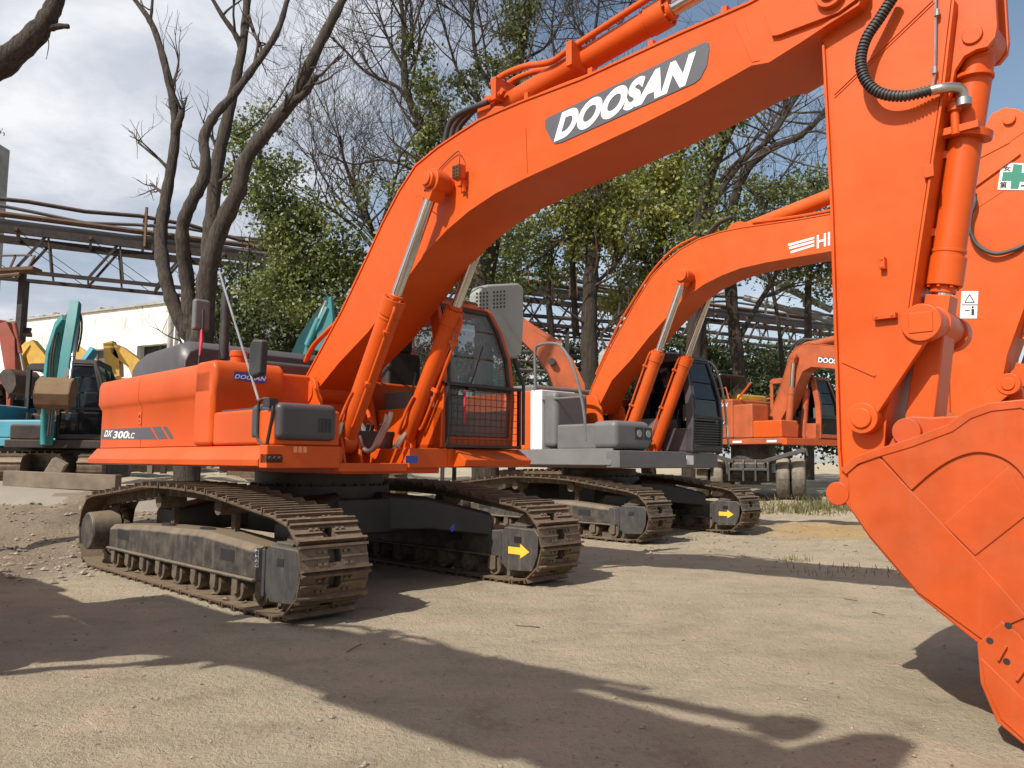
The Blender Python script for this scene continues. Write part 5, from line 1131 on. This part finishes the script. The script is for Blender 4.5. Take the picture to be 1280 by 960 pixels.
# big bare tree on the left
D = 15.3
tree('bare_tree', (236, 640), D, [
    ([(236, 648), (234, 600), (236, 540), (240, 480), (245, 440), (247, 415), (240, 395)], (34, 30)),
    ([(247, 430), (232, 412), (217, 380), (206, 343), (201, 300, .2), (206, 255, .3), (213, 215, .4), (219, 172, .5), (218, 138, .5), (209, 92, .5), (196, 45, .6), (185, 22, .6), (169, 0, .7), (150, -30, .8)], (21, 5)),
    ([(218, 172, .5), (224, 152, .4), (228, 138, .4)], (10, 8)),
    ([(188, 28, .6), (190, 8, .6), (192, -25, .7)], (5, 3)),
    ([(243, 440), (238, 400), (234, 350), (229, 310, -.2), (229, 280, -.3), (240, 252, -.4), (254, 225, -.4), (257, 200, -.4), (255, 172, -.3), (269, 144, -.2), (293, 117), (316, 86, .2), (334, 61, .3), (349, 34, .4), (359, 0, .5), (366, -30, .6)], (20, 6)),
    ([(255, 440, .3), (258, 390, .3), (261, 320, .4), (265, 270, .5), (272, 205, .6), (284, 151, .6), (295, 100, .7), (304, 54, .8), (309, 0, .9), (311, -30, 1)], (24, 8)),
    ([(302, 62, .8), (294, 43, .7), (278, 20, .6), (264, -4, .5)], (9, 5)),
    ([(311, 20, .8), (318, 42, .6), (325, 55, .4), (327, 66, .3)], (5, 4)),
    ([(248, 436, -.2), (256, 380, -.3), (262, 330, -.4), (276, 285, -.5), (297, 240, -.6), (307, 200, -.6), (343, 153, -.7), (370, 119, -.7), (388, 79, -.8), (411, 33, -.8), (430, -4, -.8), (445, -40, -.8)], (26, 9)),
    ([(352, 145, -.7), (366, 128, -.8), (381, 116, -.9), (396, 94, -1)], (14, 8)),
    ([(295, 170, .2), (320, 155, .1), (345, 128), (365, 95, -.1)], (3, 1.5)),
    ], [], 'tall bare tree with four dark forking stems behind the orange hood', bk='bark', twigL=.8, seed=3, twigdens=3.2, twigdepth=2, group='bare trees')
D = 9.5
tree('bare_tree', (-190, 650), D, [([(-190, 760), (-185, 560), (-170, 400), (-150, 260), (-110, 170), (-50, 112), (0, 80), (35, 52), (57, 26), (70, 0), (82, -40)], (60, 16)),
    ([(46, 42), (60, 36), (74, 33), (86, 33)], (12, 6)), ([(-150, 260), (-160, 150), (-150, 20), (-140, -120)], (40, 14)), ([(58, 42), (61, 55), (58, 74)], (1.5, .8))], [],
    'leafless branch reaching in at the top left corner', bk='bark', twigs=0, group='bare trees')
# ivy clad tree and its hedge
D = 21
tree('leafy_tree', (385, 560), D, [([(392, 600), (390, 480), (385, 400), (365, 330), (345, 270), (330, 220), (325, 190)], (16, 4)), ([(385, 400), (400, 350), (405, 320)], (9, 4)), ([(350, 280), (310, 240), (290, 190)], (6, 2))],
    [(310, 170, D, 26, 26, 900), (290, 225, D, 22, 30, 600), (345, 215, D, 30, 22, 1100), (340, 250, D, 38, 30, 1900), (365, 290, D, 42, 36, 2600), (375, 330, D, 46, 34, 2800), (350, 365, D, 55, 30, 2600), (410, 345, D, 40, 30, 1800), (425, 310, D, 32, 24, 1200), (400, 390, D, 60, 32, 2600), (330, 150, D, 22, 16, 400), (392, 270, D, 25, 28, 900)],
    'leafy ivy clad tree between the bare stems and the orange boom', leaf='leafG', size=.105, twigs=.6, seed=5, twigL=1.2)
D = 23
tree('dark_evergreen', (320, 560), D, [([(318, 600), (316, 480), (312, 400), (308, 345)], (14, 4)), ([(280, 600), (275, 450), (270, 350)], (10, 3))],
    [(300, 380, D, 60, 50, 3600), (350, 420, D, 60, 45, 3400), (280, 430, D, 40, 50, 2000), (410, 430, D, 50, 40, 2600), (320, 345, D, 20, 40, 600)],
    'dark evergreen mass low behind the engine hood', leaf='leafD', size=.11, twigs=1, seed=6)
# middle group above and behind the boom
D = 19
tree('half_bare_tree', (600, 560), D, [
    ([(612, 600), (606, 480), (602, 400), (596, 330), (575, 270), (552, 220), (540, 190), (523, 150), (510, 120), (505, 80), (505, 40), (500, -10)], (24, 5)),
    ([(523, 150), (500, 112), (478, 100), (455, 88), (430, 62), (412, 45)], (6, 2)), ([(506, 90), (490, 60), (478, 30), (470, 0)], (5, 2)), ([(508, 70), (516, 40), (512, 0)], (4, 2)),
    ([(575, 270), (560, 250), (520, 215), (480, 200), (440, 205), (400, 190)], (5, 1.5)), ([(596, 330), (580, 300), (590, 260), (620, 200)], (10, 4))],
    [(520, 70, D, 14, 22, 330), (530, 110, D, 20, 22, 650), (538, 145, D, 22, 24, 800), (548, 175, D, 30, 22, 900), (505, 45, D, 14, 12, 160), (520, 190, D, 24, 14, 380), (580, 335, D, 24, 28, 500), (470, 235, D, 44, 24, 300)],
    'half bare tree with ivy clumps rising left of the boom hoses', leaf='leafG', size=.10, twigs=2.4, seed=11, twigdepth=3, twigL=2.0, sd=.17)
D = 22
tree('bare_tree', (470, 560), D, [([(500, 600), (495, 420), (480, 330), (462, 280), (445, 240), (430, 200), (425, 170)], (10, 3)), ([(480, 330), (450, 290), (415, 262), (390, 245)], (6, 2)), ([(470, 300), (490, 240), (500, 200)], (5, 2)), ([(462, 280), (430, 255), (400, 215), (390, 190)], (4, 1.5))],
    [(455, 262, D, 40, 26, 330), (480, 215, D, 34, 22, 220), (420, 330, D, 30, 26, 400)], 'fine twigged bare tree left of the orange boom knee', leaf='leafG', size=.09, twigs=3, seed=12, twigdepth=3, twigL=2.2, group='bare trees')
D = 20
tree('half_bare_tree', (640, 560), D, [
    ([(600, 600), (603, 420), (612, 330), (625, 260), (636, 190), (640, 130), (650, 75), (658, 30), (668, -10)], (22, 6)), ([(640, 130), (612, 105), (595, 70), (590, 20), (585, -10)], (8, 3)), ([(618, 300), (660, 260), (710, 225), (745, 195)], (7, 3)),
    ([(600, 130), (575, 95), (560, 50), (545, 0)], (5, 2)), ([(650, 75), (680, 60), (700, 30), (712, 0)], (4, 2)), ([(612, 110), (606, 60), (596, 0)], (4, 2))],
    [(648, 10, D, 24, 18, 800), (640, 45, D, 18, 24, 750), (640, 85, D, 24, 22, 700), (610, 80, D, 22, 18, 420), (575, 95, D, 20, 18, 330), (585, 120, D, 26, 16, 400), (650, 110, D, 16, 18, 300), (630, 300, D, 36, 34, 1000), (610, 355, D, 34, 28, 800), (585, 300, D, 22, 26, 350)],
    'half bare tree with a dark leaf tuft at the top centre', leaf='leafG', size=.10, twigs=2.2, seed=13, twigdepth=3, twigL=1.9, sd=.17)
D = 20.5
tree('bare_tree', (800, 560), D+3, [([(720, 420), (715, 300), (720, 180), (735, 90), (745, 30), (750, -10)], (9, 3)), ([(735, 90), (770, 40), (790, 0)], (4, 2)), ([(720, 180), (700, 110), (690, 40), (695, -5)], (5, 2)), ([(745, 60), (720, 30), (715, 0)], (3, 1.5))],
    [], 'thin bare tree crossing behind the boom pipes', twigs=3, seed=21, twigdepth=3, twigL=2.2, group='bare trees')
D = 21
tree('leafy_tree', (742, 560), D, [
    ([(742, 620), (740, 540), (738, 470), (736, 420), (738, 360), (742, 300), (746, 250), (748, 200), (755, 150)], (26, 12)), ([(750, 470), (765, 445), (772, 410)], (14, 8)), ([(746, 262), (720, 290), (690, 310), (660, 335)], (6, 3)), ([(738, 360), (770, 330), (790, 300)], (6, 3))],
    [(735, 240, D, 26, 30, 1200), (715, 265, D, 30, 26, 900), (760, 290, D, 34, 34, 1700), (730, 300, D, 22, 26, 600), (785, 250, D, 30, 28, 1300), (740, 205, D, 20, 18, 400)],
    'yellow green tree with the dark straight trunk at centre', leaf='leafY', size=.12, twigs=1.2, seed=14, twigL=1.5)
D = 23
tree('leafy_tree', (800, 560), D, [
    ([(812, 600), (805, 520), (800, 440), (800, 400), (815, 350), (826, 300), (835, 240), (850, 190), (870, 150)], (18, 8)), ([(815, 350), (800, 300), (790, 240)], (8, 3)), ([(826, 300), (870, 270), (905, 220), (935, 190)], (9, 4))],
    [(800, 330, D, 36, 34, 2000), (830, 280, D, 42, 36, 2600), (800, 230, D, 34, 32, 1500), (850, 225, D, 40, 34, 1700), (790, 385, D, 34, 30, 1500), (850, 330, D, 34, 26, 1200), (830, 190, D, 30, 26, 900), (880, 270, D, 30, 28, 1000)],
    'broad yellow green tree framed beneath the orange boom', leaf='leafY', size=.12, twigs=1, seed=15, twigL=1.5)
D = 21
tree('half_bare_tree', (870, 560), D, [
    ([(862, 600), (866, 480), (868, 380), (872, 300), (876, 260), (890, 215), (905, 180), (920, 150), (950, 125), (985, 100), (1030, 70)], (20, 5)), ([(872, 300), (900, 240), (930, 200), (965, 170), (990, 130), (1015, 95)], (9, 4)), ([(920, 150), (900, 130), (905, 90)], (4, 2)), ([(890, 215), (880, 170), (870, 140)], (5, 3))],
    [(880, 190, D, 26, 24, 650), (905, 160, D, 22, 20, 480), (930, 140, D, 20, 18, 330), (875, 235, D, 24, 26, 800), (900, 285, D, 30, 28, 900), (870, 300, D, 30, 30, 900)],
    'tree with long bare limbs slanting up to the right under the boom', leaf='leafG', size=.105, twigs=2, seed=16, twigdepth=2, twigL=1.8)
D = 24
tree('half_bare_tree', (925, 560), D, [
    ([(930, 600), (925, 480), (915, 380), (912, 300), (918, 250), (935, 210), (965, 185), (1000, 170), (1030, 140), (1060, 90)], (18, 5)), ([(935, 210), (970, 160), (990, 120), (1010, 80)], (6, 3)), ([(925, 420), (960, 360), (985, 320)], (8, 3)), ([(950, 290), (960, 250), (975, 225), (1000, 190)], (4, 2))],
    [(925, 270, D, 26, 24, 600), (950, 250, D, 26, 22, 400), (985, 245, D, 30, 20, 400)],
    'tree with a curved bare trunk near the tall orange arm', leaf='leafG', size=.10, twigs=2.6, seed=17, twigdepth=3, twigL=2.0)
D = 27
tree('leafy_tree', (1010, 560), D, [([(1012, 600), (1010, 400), (1012, 300), (1015, 230)], (12, 4)), ([(985, 600), (975, 420), (960, 340)], (8, 3))],
    [(1010, 240, D, 44, 26, 2000), (1000, 290, D, 60, 34, 3200), (960, 300, D, 40, 26, 1500), (1030, 340, D, 50, 36, 2600), (960, 235, D, 26, 18, 500), (1060, 260, D, 50, 50, 1500), (1190, 420, D, 40, 60, 1600), (1200, 490, D, 30, 40, 900), (1150, 350, D, 60, 60, 1800)],
    'mid green tree seen between the two excavator arms', leaf='leafG', size=.13, twigs=1, seed=18)
D = 26
tree('leafy_tree', (660, 560), D, [([(690, 600), (690, 440), (685, 360), (690, 300)], (12, 4)), ([(640, 600), (635, 420), (630, 330)], (10, 4))],
    [(660, 300, D, 46, 36, 2300), (700, 330, D, 36, 36, 1800), (640, 350, D, 40, 30, 1500), (690, 270, D, 30, 20, 700), (580, 280, D, 24, 30, 500)],
    'mid green tree behind the grey perforated mirror', leaf='leafG', size=.12, twigs=1.4, seed=19)
D = 29
tree('leafy_tree', (880, 560), D, [([(885, 600), (880, 440), (880, 330)], (12, 5))],
    [(890, 250, D, 70, 40, 2400), (770, 260, D, 50, 50, 1500), (830, 240, D, 50, 40, 1400), (950, 330, D, 50, 30, 900)],
    'tree crown filling the gap above the second boom', leaf='leafG', size=.14, twigs=1, seed=20)
# dark undergrowth below the rack
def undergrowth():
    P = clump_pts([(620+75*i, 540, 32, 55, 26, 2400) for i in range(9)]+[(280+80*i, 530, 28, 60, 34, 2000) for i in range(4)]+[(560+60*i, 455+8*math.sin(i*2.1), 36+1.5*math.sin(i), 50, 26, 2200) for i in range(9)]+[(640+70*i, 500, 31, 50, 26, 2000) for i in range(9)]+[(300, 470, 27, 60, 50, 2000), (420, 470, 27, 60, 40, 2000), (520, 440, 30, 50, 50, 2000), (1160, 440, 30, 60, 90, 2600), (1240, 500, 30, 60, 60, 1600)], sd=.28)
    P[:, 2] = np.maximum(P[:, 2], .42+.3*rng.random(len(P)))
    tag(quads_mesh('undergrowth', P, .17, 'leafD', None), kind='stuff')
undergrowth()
# ------------------------------------------------------------------ grass
def grass():
    b = MB(); r = random.Random(9)
    for (px, py, n, sx, sy) in ((1010, 612, 330, .75, .5), (985, 625, 60, .5, .3), (1035, 620, 160, .5, .5), (800, 668, 60, .5, .2), (700, 680, 35, .12, .1), (992, 690, 45, .12, .1), (1030, 700, 40, .5, .15), (1085, 705, 60, .5, .15), (1020, 600, 260, 1.0, .5), (880, 625, 60, .8, .3), (640, 592, 90, 1.5, .8)):
        D = 1.15*F/(py-578) if py > 640 else 19.0; c = at(px, py, D)
        for k in range(n):
            x = c.x+r.gauss(0, sx); y = D+r.gauss(0, sy); z = gz(x, y); h = r.uniform(.02, .10)*(1 if D < 16 else 3.2); a = r.uniform(0, 6.28); w_ = .006+.002*(D > 15)*3; lx, ly = r.gauss(0, .3)*h, r.gauss(0, .3)*h
            dx, dy = math.cos(a)*w_, math.sin(a)*w_
            b.add([(x-dx, y-dy, z), (x+dx, y+dy, z), (x+lx*.5+dx*.6, y+ly*.5+dy*.6, z+h*.6), (x+lx, y+ly, z+h)], [(0, 1, 2, 3)])
    tag(b.build('grass', 'grass', sharp=180), kind='stuff')
    b = MB(); r = random.Random(31)          # dead twigs and leaf litter
    for k in range(260):
        y = 2.6+12*r.random()**1.4; x = r.uniform(-.75, .75)*y; L = r.uniform(.006, .022) if k > 18 else r.uniform(.08, .22); a = r.uniform(0, 6.28); z = gz(x, y)+.006
        p = Vector((x, y, z)); d = Vector((math.cos(a), math.sin(a), 0)); e = p+d*L+Vector((0, 0, r.uniform(0, .006)))
        if k > 18: w_ = L*.4; n_ = Vector((-d.y, d.x, .3*r.random()))*w_; b.add([p, p+d*L*.5+n_, e, p+d*L*.5-n_], [(0, 1, 2, 3)])
        else: b.tube([p, p.lerp(e, .5)+Vector((r.uniform(-.01, .01), r.uniform(-.01, .01), .004)), e], .004, 5)
    tag(b.build('leaf_litter', 'rust', sharp=180), kind='stuff')
grass()
# ------------------------------------------------------------------ overhead pipe rack
RK0 = Vector((-16.06, 24.6)); RKd = Vector((10.2, 5.4)).normalized(); RKn = Vector((-RKd.y, RKd.x))
def RK(px, z, off=0):
    k = (px-640)/F/math.cos(PITCH)*1.0
    # ground line crossing of the view direction; k adjusted for the pitch
    D_ = 25.0
    for _ in range(6):
        q = at(px, 480-(z-CAMZ)/D_*F*.9+96, D_); kk = q.x/q.y; t = (kk*RK0.y-RK0.x)/(RKd.x-kk*RKd.y); D_ = RK0.y+t*RKd.y
    p = RK0+RKd*t+RKn*off; return Vector((p.x, p.y, z))
def rack():
    r0 = RK(0, 8); root = empty('pipe_rack', (r0.x, r0.y, 0)); inv = Matrix.Translation(-root.location)
    def B(b, name, mat, par=root, **k): b.V = [tuple(inv @ Vector(v)) for v in b.V]; return b.build(name, mat, par, **k)
    s0 = -6; N = 26; step = 2.05
    def Q(s, z, off=0): p = RK0+RKd*s+RKn*off; return Vector((p.x, p.y, z))
    for off in (-.7, .7):
        b = MB(); b.beam(Q(s0, 8.35, off), Q(s0+N*step, 8.35, off), .16, .24); b.build_ = None
        b.beam(Q(s0, 7.05, off), Q(s0+N*step, 7.05, off), .10, .12)
        for i in range(N):
            a = s0+i*step; b.beam(Q(a, 7.05, off), Q(a+step*.42, 8.35, off), .08, .08); b.beam(Q(a+step*.42, 8.35, off), Q(a+step*.5, 7.05, off), .05, .05); b.beam(Q(a, 8.35, off), Q(a+step*.95, 7.05, off), .02, .02)
        B(b, 'truss', 'darksteel')
    b = MB()
    for i in range(N+1): a = s0+i*step; b.beam(Q(a, 7.05, -.7), Q(a, 7.05, .7), .06, .06); b.beam(Q(a, 8.35, -.9), Q(a, 8.35, .9), .08, .10)
    B(b, 'cross_beam', 'rust')
    for off, z, rr, m, wob in ((-.45, 8.62, .11, 'pipe', 0), (.1, 9.02, .10, 'rust', .0), (.55, 8.9, .08, 'darksteel', .12), (-.75, 9.15, .07, 'darksteel', .18), (.35, 9.35, .06, 'pipe', .1), (-.1, 8.6, .09, 'rust', 0)):
        b = MB(); pts = [Q(s0+i*1.6, z+wob*math.sin(i*.75+off*3)+(.10 if wob else 0)*math.cos(i*1.9), off) for i in range(33)]; b.tube(pts, rr, 8); B(b, 'overhead_pipe', m)
    for px in (178, 330, 362, 640, 700, 900):
        for dz in (0,):
            b = MB(); p = RK(px, 8.3); q = p+Vector((RKd.x, RKd.y, 0))*.35
            for u in (p, q): b.beam(u+Vector((RKn.x*-.8, RKn.y*-.8, 0)), u+Vector((RKn.x*-.8, RKn.y*-.8, 1.35)), .07, .07); b.beam(u+Vector((RKn.x*.8, RKn.y*.8, 0)), u+Vector((RKn.x*.8, RKn.y*.8, 1.35)), .07, .07); b.beam(u+Vector((-RKn.x*.8, -RKn.y*.8, 1.3)), u+Vector((RKn.x*.8, RKn.y*.8, 1.3)), .07, .07)
            B(b, 'pipe_hanger', 'rust')
    for px in (12, 360, 560, 700, 862, 968):
        p = RK(px, 0); b = MB()
        if px in (968, 862): b.beam(p, p+Vector((0, 0, 7.0)), .62, .5)
        else:
            for o_ in (-.6, .6): b.beam(p+Vector((RKn.x*o_, RKn.y*o_, 0)), p+Vector((RKn.x*o_, RKn.y*o_, 7.0)), .16, .16)
            for z in (2, 4, 6): b.beam(p+Vector((-RKn.x*.6, -RKn.y*.6, z-.9)), p+Vector((RKn.x*.6, RKn.y*.6, z)), .06, .06)
        B(b, 'rack_column', 'concrete' if px in (968, 862) else 'darksteel')
    # lower shelf with a platform at the far left, and side platforms on the right
    b = MB(); p = RK(-30, 5.2); q = RK(38, 5.2); b.beam(p, q, .9, .10); b.beam(p+Vector((0, 0, .14)), q+Vector((0, 0, .14)), .10, .10); B(b, 'side_platform', 'darksteel')
    b = MB()
    for k in range(9):
        z = 4.2+k*.42; p = RK(640, z, -.6+k*.13); q = RK(1040, z+.2*math.sin(k*2.2), -.4-k*.1); b.tube([p, p.lerp(q, .3)+Vector((0, 0, .12*math.sin(k))), p.lerp(q, .7)+Vector((0, 0, -.1*math.cos(k))), q], .05+.02*(k % 3), 6)
    B(b, 'low_pipes', 'pipe')
    b = MB(); r = random.Random(4)
    for k in range(60):
        px = r.uniform(560, 1040); z = r.uniform(3.6, 7.4); p = RK(px, z, r.uniform(-1, 1)); b.beam(p, p+Vector((r.uniform(-1.2, 1.2), r.uniform(-.5, .5), r.uniform(-.7, .7))), .07, .07)
    B(b, 'tangled_braces', 'rust')
    # tilted slabs and rusty hopper under the left end
    b = MB(); p = RK(16, 7.0, -.9); b.beam(p+Vector((-1.6, 0, -.1)), p+Vector((.8, 0, .05)), .5, .10); b.beam(p+Vector((-1.6, 0, .45)), p+Vector((.6, 0, .5)), .05, .05)
    for k in range(4): b.beam(p+Vector((-1.2+k*.55, 0, -.05)), p+Vector((-1.1+k*.6, 0, .5)), .05, .05)
    b.tube([p+Vector((-1.6, -.2, -.55)), p+Vector((-.9, -.2, -.3)), p+Vector((.4, -.2, -.15))], .06, 6); B(b, 'rusty_walkway', 'rust')
    tag(root, 'rusty overhead truss carrying pipes behind the whole row of machines', 'pipe rack')
rack()
for i, (a, c_, D, r_) in enumerate((((905, 322), (1040, 388), 31, .13), ((930, 372), (1042, 402), 30, .12), ((912, 310), (1045, 352), 32, .08))):
    b = MB(); p, q = at(*a, D), at(*c_, D-1.5); b.tube([p, q], r_, 10)
    for o_ in (.25, .5, .75): u = p.lerp(q, o_); b.beam(u, (u.x, u.y, u.z-.4), .08, .08)
    tag(b.build('slanting_pipe', 'palepipe'), ('upper pale pipe slanting down toward the tall arm', 'lower pale pipe slanting down toward the tall arm', 'thin pale pipe slanting above the other two')[i], 'pipe', 'slanting pipes')
# ------------------------------------------------------------------ white building, concrete stack, things on the ground
def building():
    a = at(-90, 420, 56); c_ = at(262, 378, 43.5); p0, p1 = Vector((a.x, a.y)), Vector((c_.x, c_.y)); L = (p1-p0).length; th = math.atan2(p1.y-p0.y, p1.x-p0.x)
    root = empty('white_building', (p0.x, p0.y, 0), th); H_ = 10.25
    b = MB()
    wins = [(L-3.1-k*4.5, L-.9-k*4.5) if k else (L-7.0, L-4.0) for k in range(0)]
    ops = []; x = L-2.9-2.9
    while x > 2: ops.append((x, x+2.9)); x -= 4.2
    b.box(0, L, 0, 9, 7.9, H_)                       # blank upper wall
    b.box(0, L, 0, 9, 0, 5.2); prev = 0
    for (x0, x1) in ops[::-1]: b.box(prev, x0, 0, 9, 5.2, 7.9); prev = x1
    b.box(prev, L, 0, 9, 5.2, 7.9); w_ = b.build('wall', 'whitewash', root)
    for k, (x0, x1) in enumerate(ops):
        f = MB(); f.box(x0, x1, .5, .6, 5.2, 7.9); fo = f.build('window', 'darkroom' if k % 2 == 0 else 'pipe', root)
        g = MB(); g.box((x0+x1)/2-.04, (x0+x1)/2+.04, .42, .5, 5.2, 7.9); g.box(x0, x1, .42, .5, 6.5, 6.58); g.build('window_frame', 'pipe', fo)
    b = MB(); b.box(-.2, L+.15, -.15, 9.1, H_, H_+.12); r = random.Random(8)
    for k in range(30): x = r.uniform(0, L); b.box(x, x+r.uniform(.1, .8), -.1, .2, H_+.1, H_+.12+r.uniform(.03, .16))
    b.build('roof_edge', 'concrete', root)
    b = MB(); b.cyl((L-2.6, -.35, 6.0), (L-2.6, -.35, 9.7), .16, n=12); b.cyl((L-2.6, -.35, 9.6), (L-2.6, -.35, 9.85), .26, n=12); b.build('drain_pipe', 'concrete', root)
    tag(root, 'long whitewashed concrete building with stained blank upper wall', 'building')
building()
b = MB(); p = at(-18, 200, 31); z1 = at(5, 176, 31).z; x1 = at(12, 200, 32).x; b.box(x1-1.5, x1, 30.6, 32, 0, z1); st = b.build('concrete_tower', 'concrete', None, bevel=.03); tag(st, 'grey concrete tower slab at the left edge with weeds on top', 'tower')
bx, by = x1-.3, 31
quads_mesh('weeds', np.array([[bx+rng.normal(0, .15), by+rng.normal(0, .2), z1+.1+abs(rng.normal(0, .5))] for _ in range(120)]), .10, 'leafG', None).parent = st
b = MB(); p = at(8, 598, 14.3); q = at(152, 596, 13.9); zb = gz(p.x, 14.3)
b.beam((p.x, 14.3, zb+.15), (q.x, 13.8, gz(q.x, 13.8)+.17), .16, .28); be = b.build('timber_beam', 'timber', None, bevel=.01); tag(be, 'long brown squared beam lying on the ground at the left', 'beam')
b = MB(); p = at(66, 583, 14.9); b.box(-.13, .13, -.1, .1, 0, .3); o = b.build('concrete_block', 'stone', None, bevel=.01); o.location = (p.x, 14.9, .92); o.rotation_euler = (.2, .5, .3); tag(o, 'pale broken block propped beneath the teal excavator', 'block')
b = MB(); r = random.Random(12)
for k in range(4): b.box(-.05+k*.26, .05+k*.26, -.04, .04, 0, .34)
b.box(-.1, .9, -.05, .05, .30, .40); o = b.build('wooden_pallet', 'timber'); p = at(200, 600, 15.6); o.location = (p.x-.2, 15.6, gz(p.x, 15.6)+.1); tag(o, 'small slatted timber rack beside the bare tree trunk', 'pallet')
# road strip running behind the machines
b = MB(); n = 60; V = []
for i in range(n+1):
    t = i/n; x = -14+9.0*t; ya, yb = 13.6-.9*t, 15.2-.6*t
    for k in range(5): y = ya+(yb-ya)*k/4; V.append((x, y, gz(x, y, 0)+(.03 if 0 < k < 4 else -.03)))
b.V = V; b.Fc = [(i*5+k, (i+1)*5+k, (i+1)*5+k+1, i*5+k+1) for i in range(n) for k in range(4)]
tag(b.build('road', 'road', sharp=180), kind='structure')
# ------------------------------------------------------------------ sky and sun
SUN = Vector((-.72, -.80, 1.0)).normalized()
elev = math.asin(SUN.z); az = math.atan2(SUN.x, SUN.y)
w = bpy.data.worlds.new('World'); sc.world = w; w.use_nodes = True; nt = w.node_tree; bg = nt.nodes['Background']
sky = nt.nodes.new('ShaderNodeTexSky'); sky.sky_type = 'NISHITA'; sky.sun_disc = False; sky.sun_elevation = elev; sky.sun_rotation = az
sky.air_density = 1.0; sky.dust_density = 1.2; sky.ozone_density = 1.5
tc = nt.nodes.new('ShaderNodeTexCoord'); g = tc.outputs['Generated']
sx = nt.nodes.new('ShaderNodeSeparateXYZ'); nt.links.new(g, sx.inputs[0])
# project onto a cloud layer
zz = mathn(nt, 'ADD', mathn(nt, 'MAXIMUM', sx.outputs['Z'], 0.0), .16)
cx = mathn(nt, 'DIVIDE', sx.outputs['X'], zz); cy = mathn(nt, 'DIVIDE', sx.outputs['Y'], zz)
cb = nt.nodes.new('ShaderNodeCombineXYZ'); nt.links.new(cx, cb.inputs[0]); nt.links.new(cy, cb.inputs[1]); cb.inputs[2].default_value = 3.7
n1 = noise(nt, .95, 9, .58, cb.outputs[0], .35); n2 = noise(nt, 2.6, 8, .6, cb.outputs[0], .2)
leftness = mathn(nt, 'MULTIPLY', sx.outputs['X'], -.30)      # overcast towards the left, broken on the right
d = mathn(nt, 'ADD', n1, leftness)
d = mathn(nt, 'ADD', d, mathn(nt, 'MULTIPLY', mathn(nt, 'SUBTRACT', .42, sx.outputs['Z'], True), .42))     # thicker towards the horizon
cov = mathn(nt, 'MULTIPLY', mathn(nt, 'SUBTRACT', d, .43), 4.2, True)
cov = mathn(nt, 'MULTIPLY', cov, mathn(nt, 'MULTIPLY', mathn(nt, 'ADD', sx.outputs['Y'], .1), 4.0, True))     # the clouds stand in the half of the sky ahead; it is clear behind
shade = ramp(nt, mathn(nt, 'ADD', mathn(nt, 'MULTIPLY', n2, .55), mathn(nt, 'MULTIPLY', n1, .45)), [(.34, (5.9, 6.6, 7.9)), (.50, (8.0, 8.5, 9.6)), (.64, (12.0, 12.2, 12.6))])
skyb = mixc(nt, 1.0, sky.outputs[0], (2.2, 2.0, 1.75), 'MULTIPLY')
c = mixc(nt, cov, skyb, shade)
nt.links.new(c, bg.inputs['Color']); bg.inputs['Strength'].default_value = .072
s = bpy.data.lights.new('sun', 'SUN'); s.energy = 5.0; s.angle = math.radians(.55); s.color = (1, .95, .86)
so = bpy.data.objects.new('sun', s); col.objects.link(so); so.rotation_euler = (-SUN).to_track_quat('-Z', 'Y').to_euler()
sc.view_settings.view_transform = 'Standard'; sc.view_settings.look = 'None'; sc.view_settings.exposure = .12; sc.view_settings.gamma = 1
sc.render.engine = 'CYCLES'
sc.cycles.transparent_max_bounces = 24; sc.cycles.max_bounces = 6
